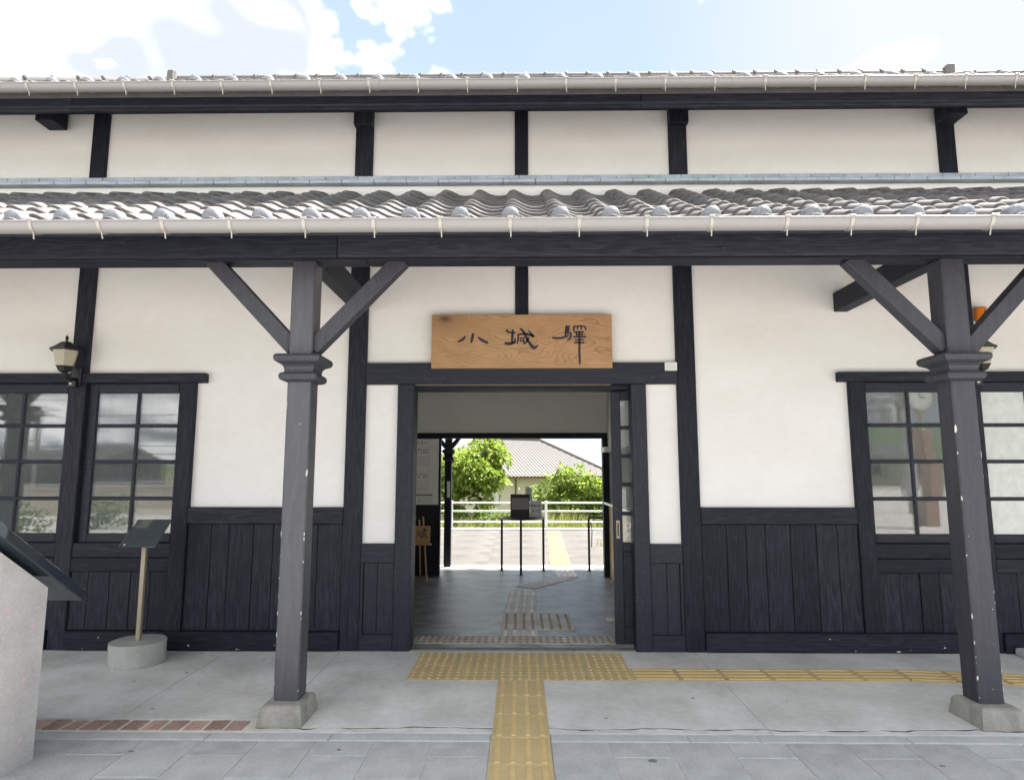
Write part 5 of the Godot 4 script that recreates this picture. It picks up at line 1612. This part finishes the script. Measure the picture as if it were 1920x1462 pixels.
		for s in [-1.0, 1.0]:
			quad(rs, Vector3(-ow, y0, 4.6 * s), Vector3(ow, y0, 4.6 * s), Vector3(ow, y1, 0), Vector3(-ow, y1, 0), Vector3(0, 0.95, 0.3 * s))
			tri(rs, Vector3(ow * s, y0, -4.6), Vector3(ow * s, y0, 4.6), Vector3(ow * s, y1, 0), Vector3(s, 0, 0))
		put(b, "roof", rs.commit(), M.dark_roof)
		var n := int(q[1] / 3.0)
		for i in n:
			var x: float = -hw + (i + 0.5) * q[1] / n
			bb(b, "window", M.dark_glass, x - 0.7, x + 0.7, 0.9, 2.0, -4.06, -4.002, 0.0)
	var gw := base("garden_wall", self, Vector3(-14.0, -0.010, 17.0))
	tag(gw, "low white wall mirrored in the lower panes", "wall")
	bb(gw, "wall", M.cream, -7, 4.5, 0, 0.82, -0.08, 0.08, 0.01)
	bb(gw, "coping", M.white_stone, -7.05, 4.55, 0.821, 0.90, -0.12, 0.12, 0.01)
	var green := [Color(0.06, 0.12, 0.025), Color(0.10, 0.17, 0.035)]
	for q in [[Vector3(-10.6, -0.05, 10.9), "round clipped shrub mirrored in the left window"], [Vector3(-14.2, -0.05, 23.0), "shrub behind the low wall mirrored beside the reading stand"], [Vector3(-10.4, -0.05, 7.9), "near round shrub mirrored in the lowest left panes"], [Vector3(12.0, -0.05, 24.0), "shrub mirrored in the window by the porch post"]]:
		tree("shrub", q[1], "shrub", q[0], 0.5, 0.05, [[Vector3(0, 0.45, 0), Vector3(0.5, 0.42, 0.5)], [Vector3(0.5, 0.38, 0), Vector3(0.45, 0.36, 0.45)]], 500, 0.12, 0.1, green, "shrubs across the forecourt")
	# hills beyond the town
	var n2 := FastNoiseLite.new()
	n2.seed = 17
	n2.frequency = 0.0035
	n2.fractal_octaves = 4
	var hs := new_st()
	var prev := Vector3.ZERO
	var prof := []
	for i in 81:
		var x := -1000.0 + i * 25.0
		var y := 16.0 + 26.0 * n2.get_noise_1d(x) + 30.0 * exp(-pow((x - 400.0) / 120.0, 2.0))
		prof.append(Vector3(x, maxf(y, 3.0), 640.0 + 40.0 * sin(x * 0.01)))
	for i in 80:
		var a: Vector3 = prof[i]
		var b: Vector3 = prof[i + 1]
		var a0 := Vector3(a.x, -1, 480)
		var b0 := Vector3(b.x, -1, 480)
		quad(hs, a0, b0, b, a, Vector3(0, 0.95, -0.3))
		quad(hs, a, b, Vector3(b.x, -1, 820), Vector3(a.x, -1, 820), Vector3(0, 0.95, 0.3))
	tag(put(self, "hills", hs.commit(), M.hill), "blue green wooded hills beyond the town", "", "", "structure")

func more_materials() -> void:
	var t := mottled(128, 151, Color(0.30, 0.20, 0.09), Color(0.44, 0.30, 0.15), Color(0.3, 0.2, 0.1), 0.8, 0.3, 0.1)
	M.counter = tmat(t[0], Vector3(0.8, 3.0, 0.8), 0.35)
	M.sign_plain = mat(lin(0.44, 0.26, 0.12), 0.55)
	M.board_black = mat(lin(0.02, 0.02, 0.02), 0.6)
	M.pink = mat(lin(0.56, 0.40, 0.44), 0.6)
	M.white_stone = mat(lin(0.42, 0.41, 0.39), 0.8)
	M.cream = mat(lin(0.42, 0.385, 0.31), 0.85)
	M.cream_dark = mat(lin(0.45, 0.41, 0.33), 0.85)
	M.dark_wall = mat(lin(0.03, 0.032, 0.038), 0.8)
	M.dark_roof = mat(lin(0.05, 0.05, 0.055), 0.8)
	M.far_tile = mat(lin(0.135, 0.128, 0.125), 0.6)
	M.eave_brown = mat(lin(0.16, 0.09, 0.05), 0.7)
	M.dark_glass = mat(lin(0.05, 0.06, 0.07), 0.1)
	M.curtain = mat(lin(0.45, 0.47, 0.47), 0.8)
	M.pale_concrete = mat(lin(0.38, 0.38, 0.37), 0.8)
	M.clock_stone = mat(lin(0.32, 0.20, 0.14), 0.6)
	M.hill = mat(lin(0.045, 0.075, 0.03), 0.95)
	M.bark = mat(lin(0.08, 0.06, 0.045), 0.95)
	M.leaf = mat(Color.WHITE, 0.6, 0.4)
	M.leaf.vertex_color_use_as_albedo = true
	M.leaf.backlight_enabled = true
	M.leaf.backlight = Color(0.9, 0.92, 0.7)

# ----------------------------------------------------------------
func _ready() -> void:
	view_and_light()
	materials()
	more_materials()
	grounds()
	bld = base("station_building")
	tag(bld, "white plaster station with dark timber frame, porch and grey tiled roofs", "station")
	walls()
	porch()
	roofs()
	hall()
	station_sign()
	wall_things()
	behind()
	across()
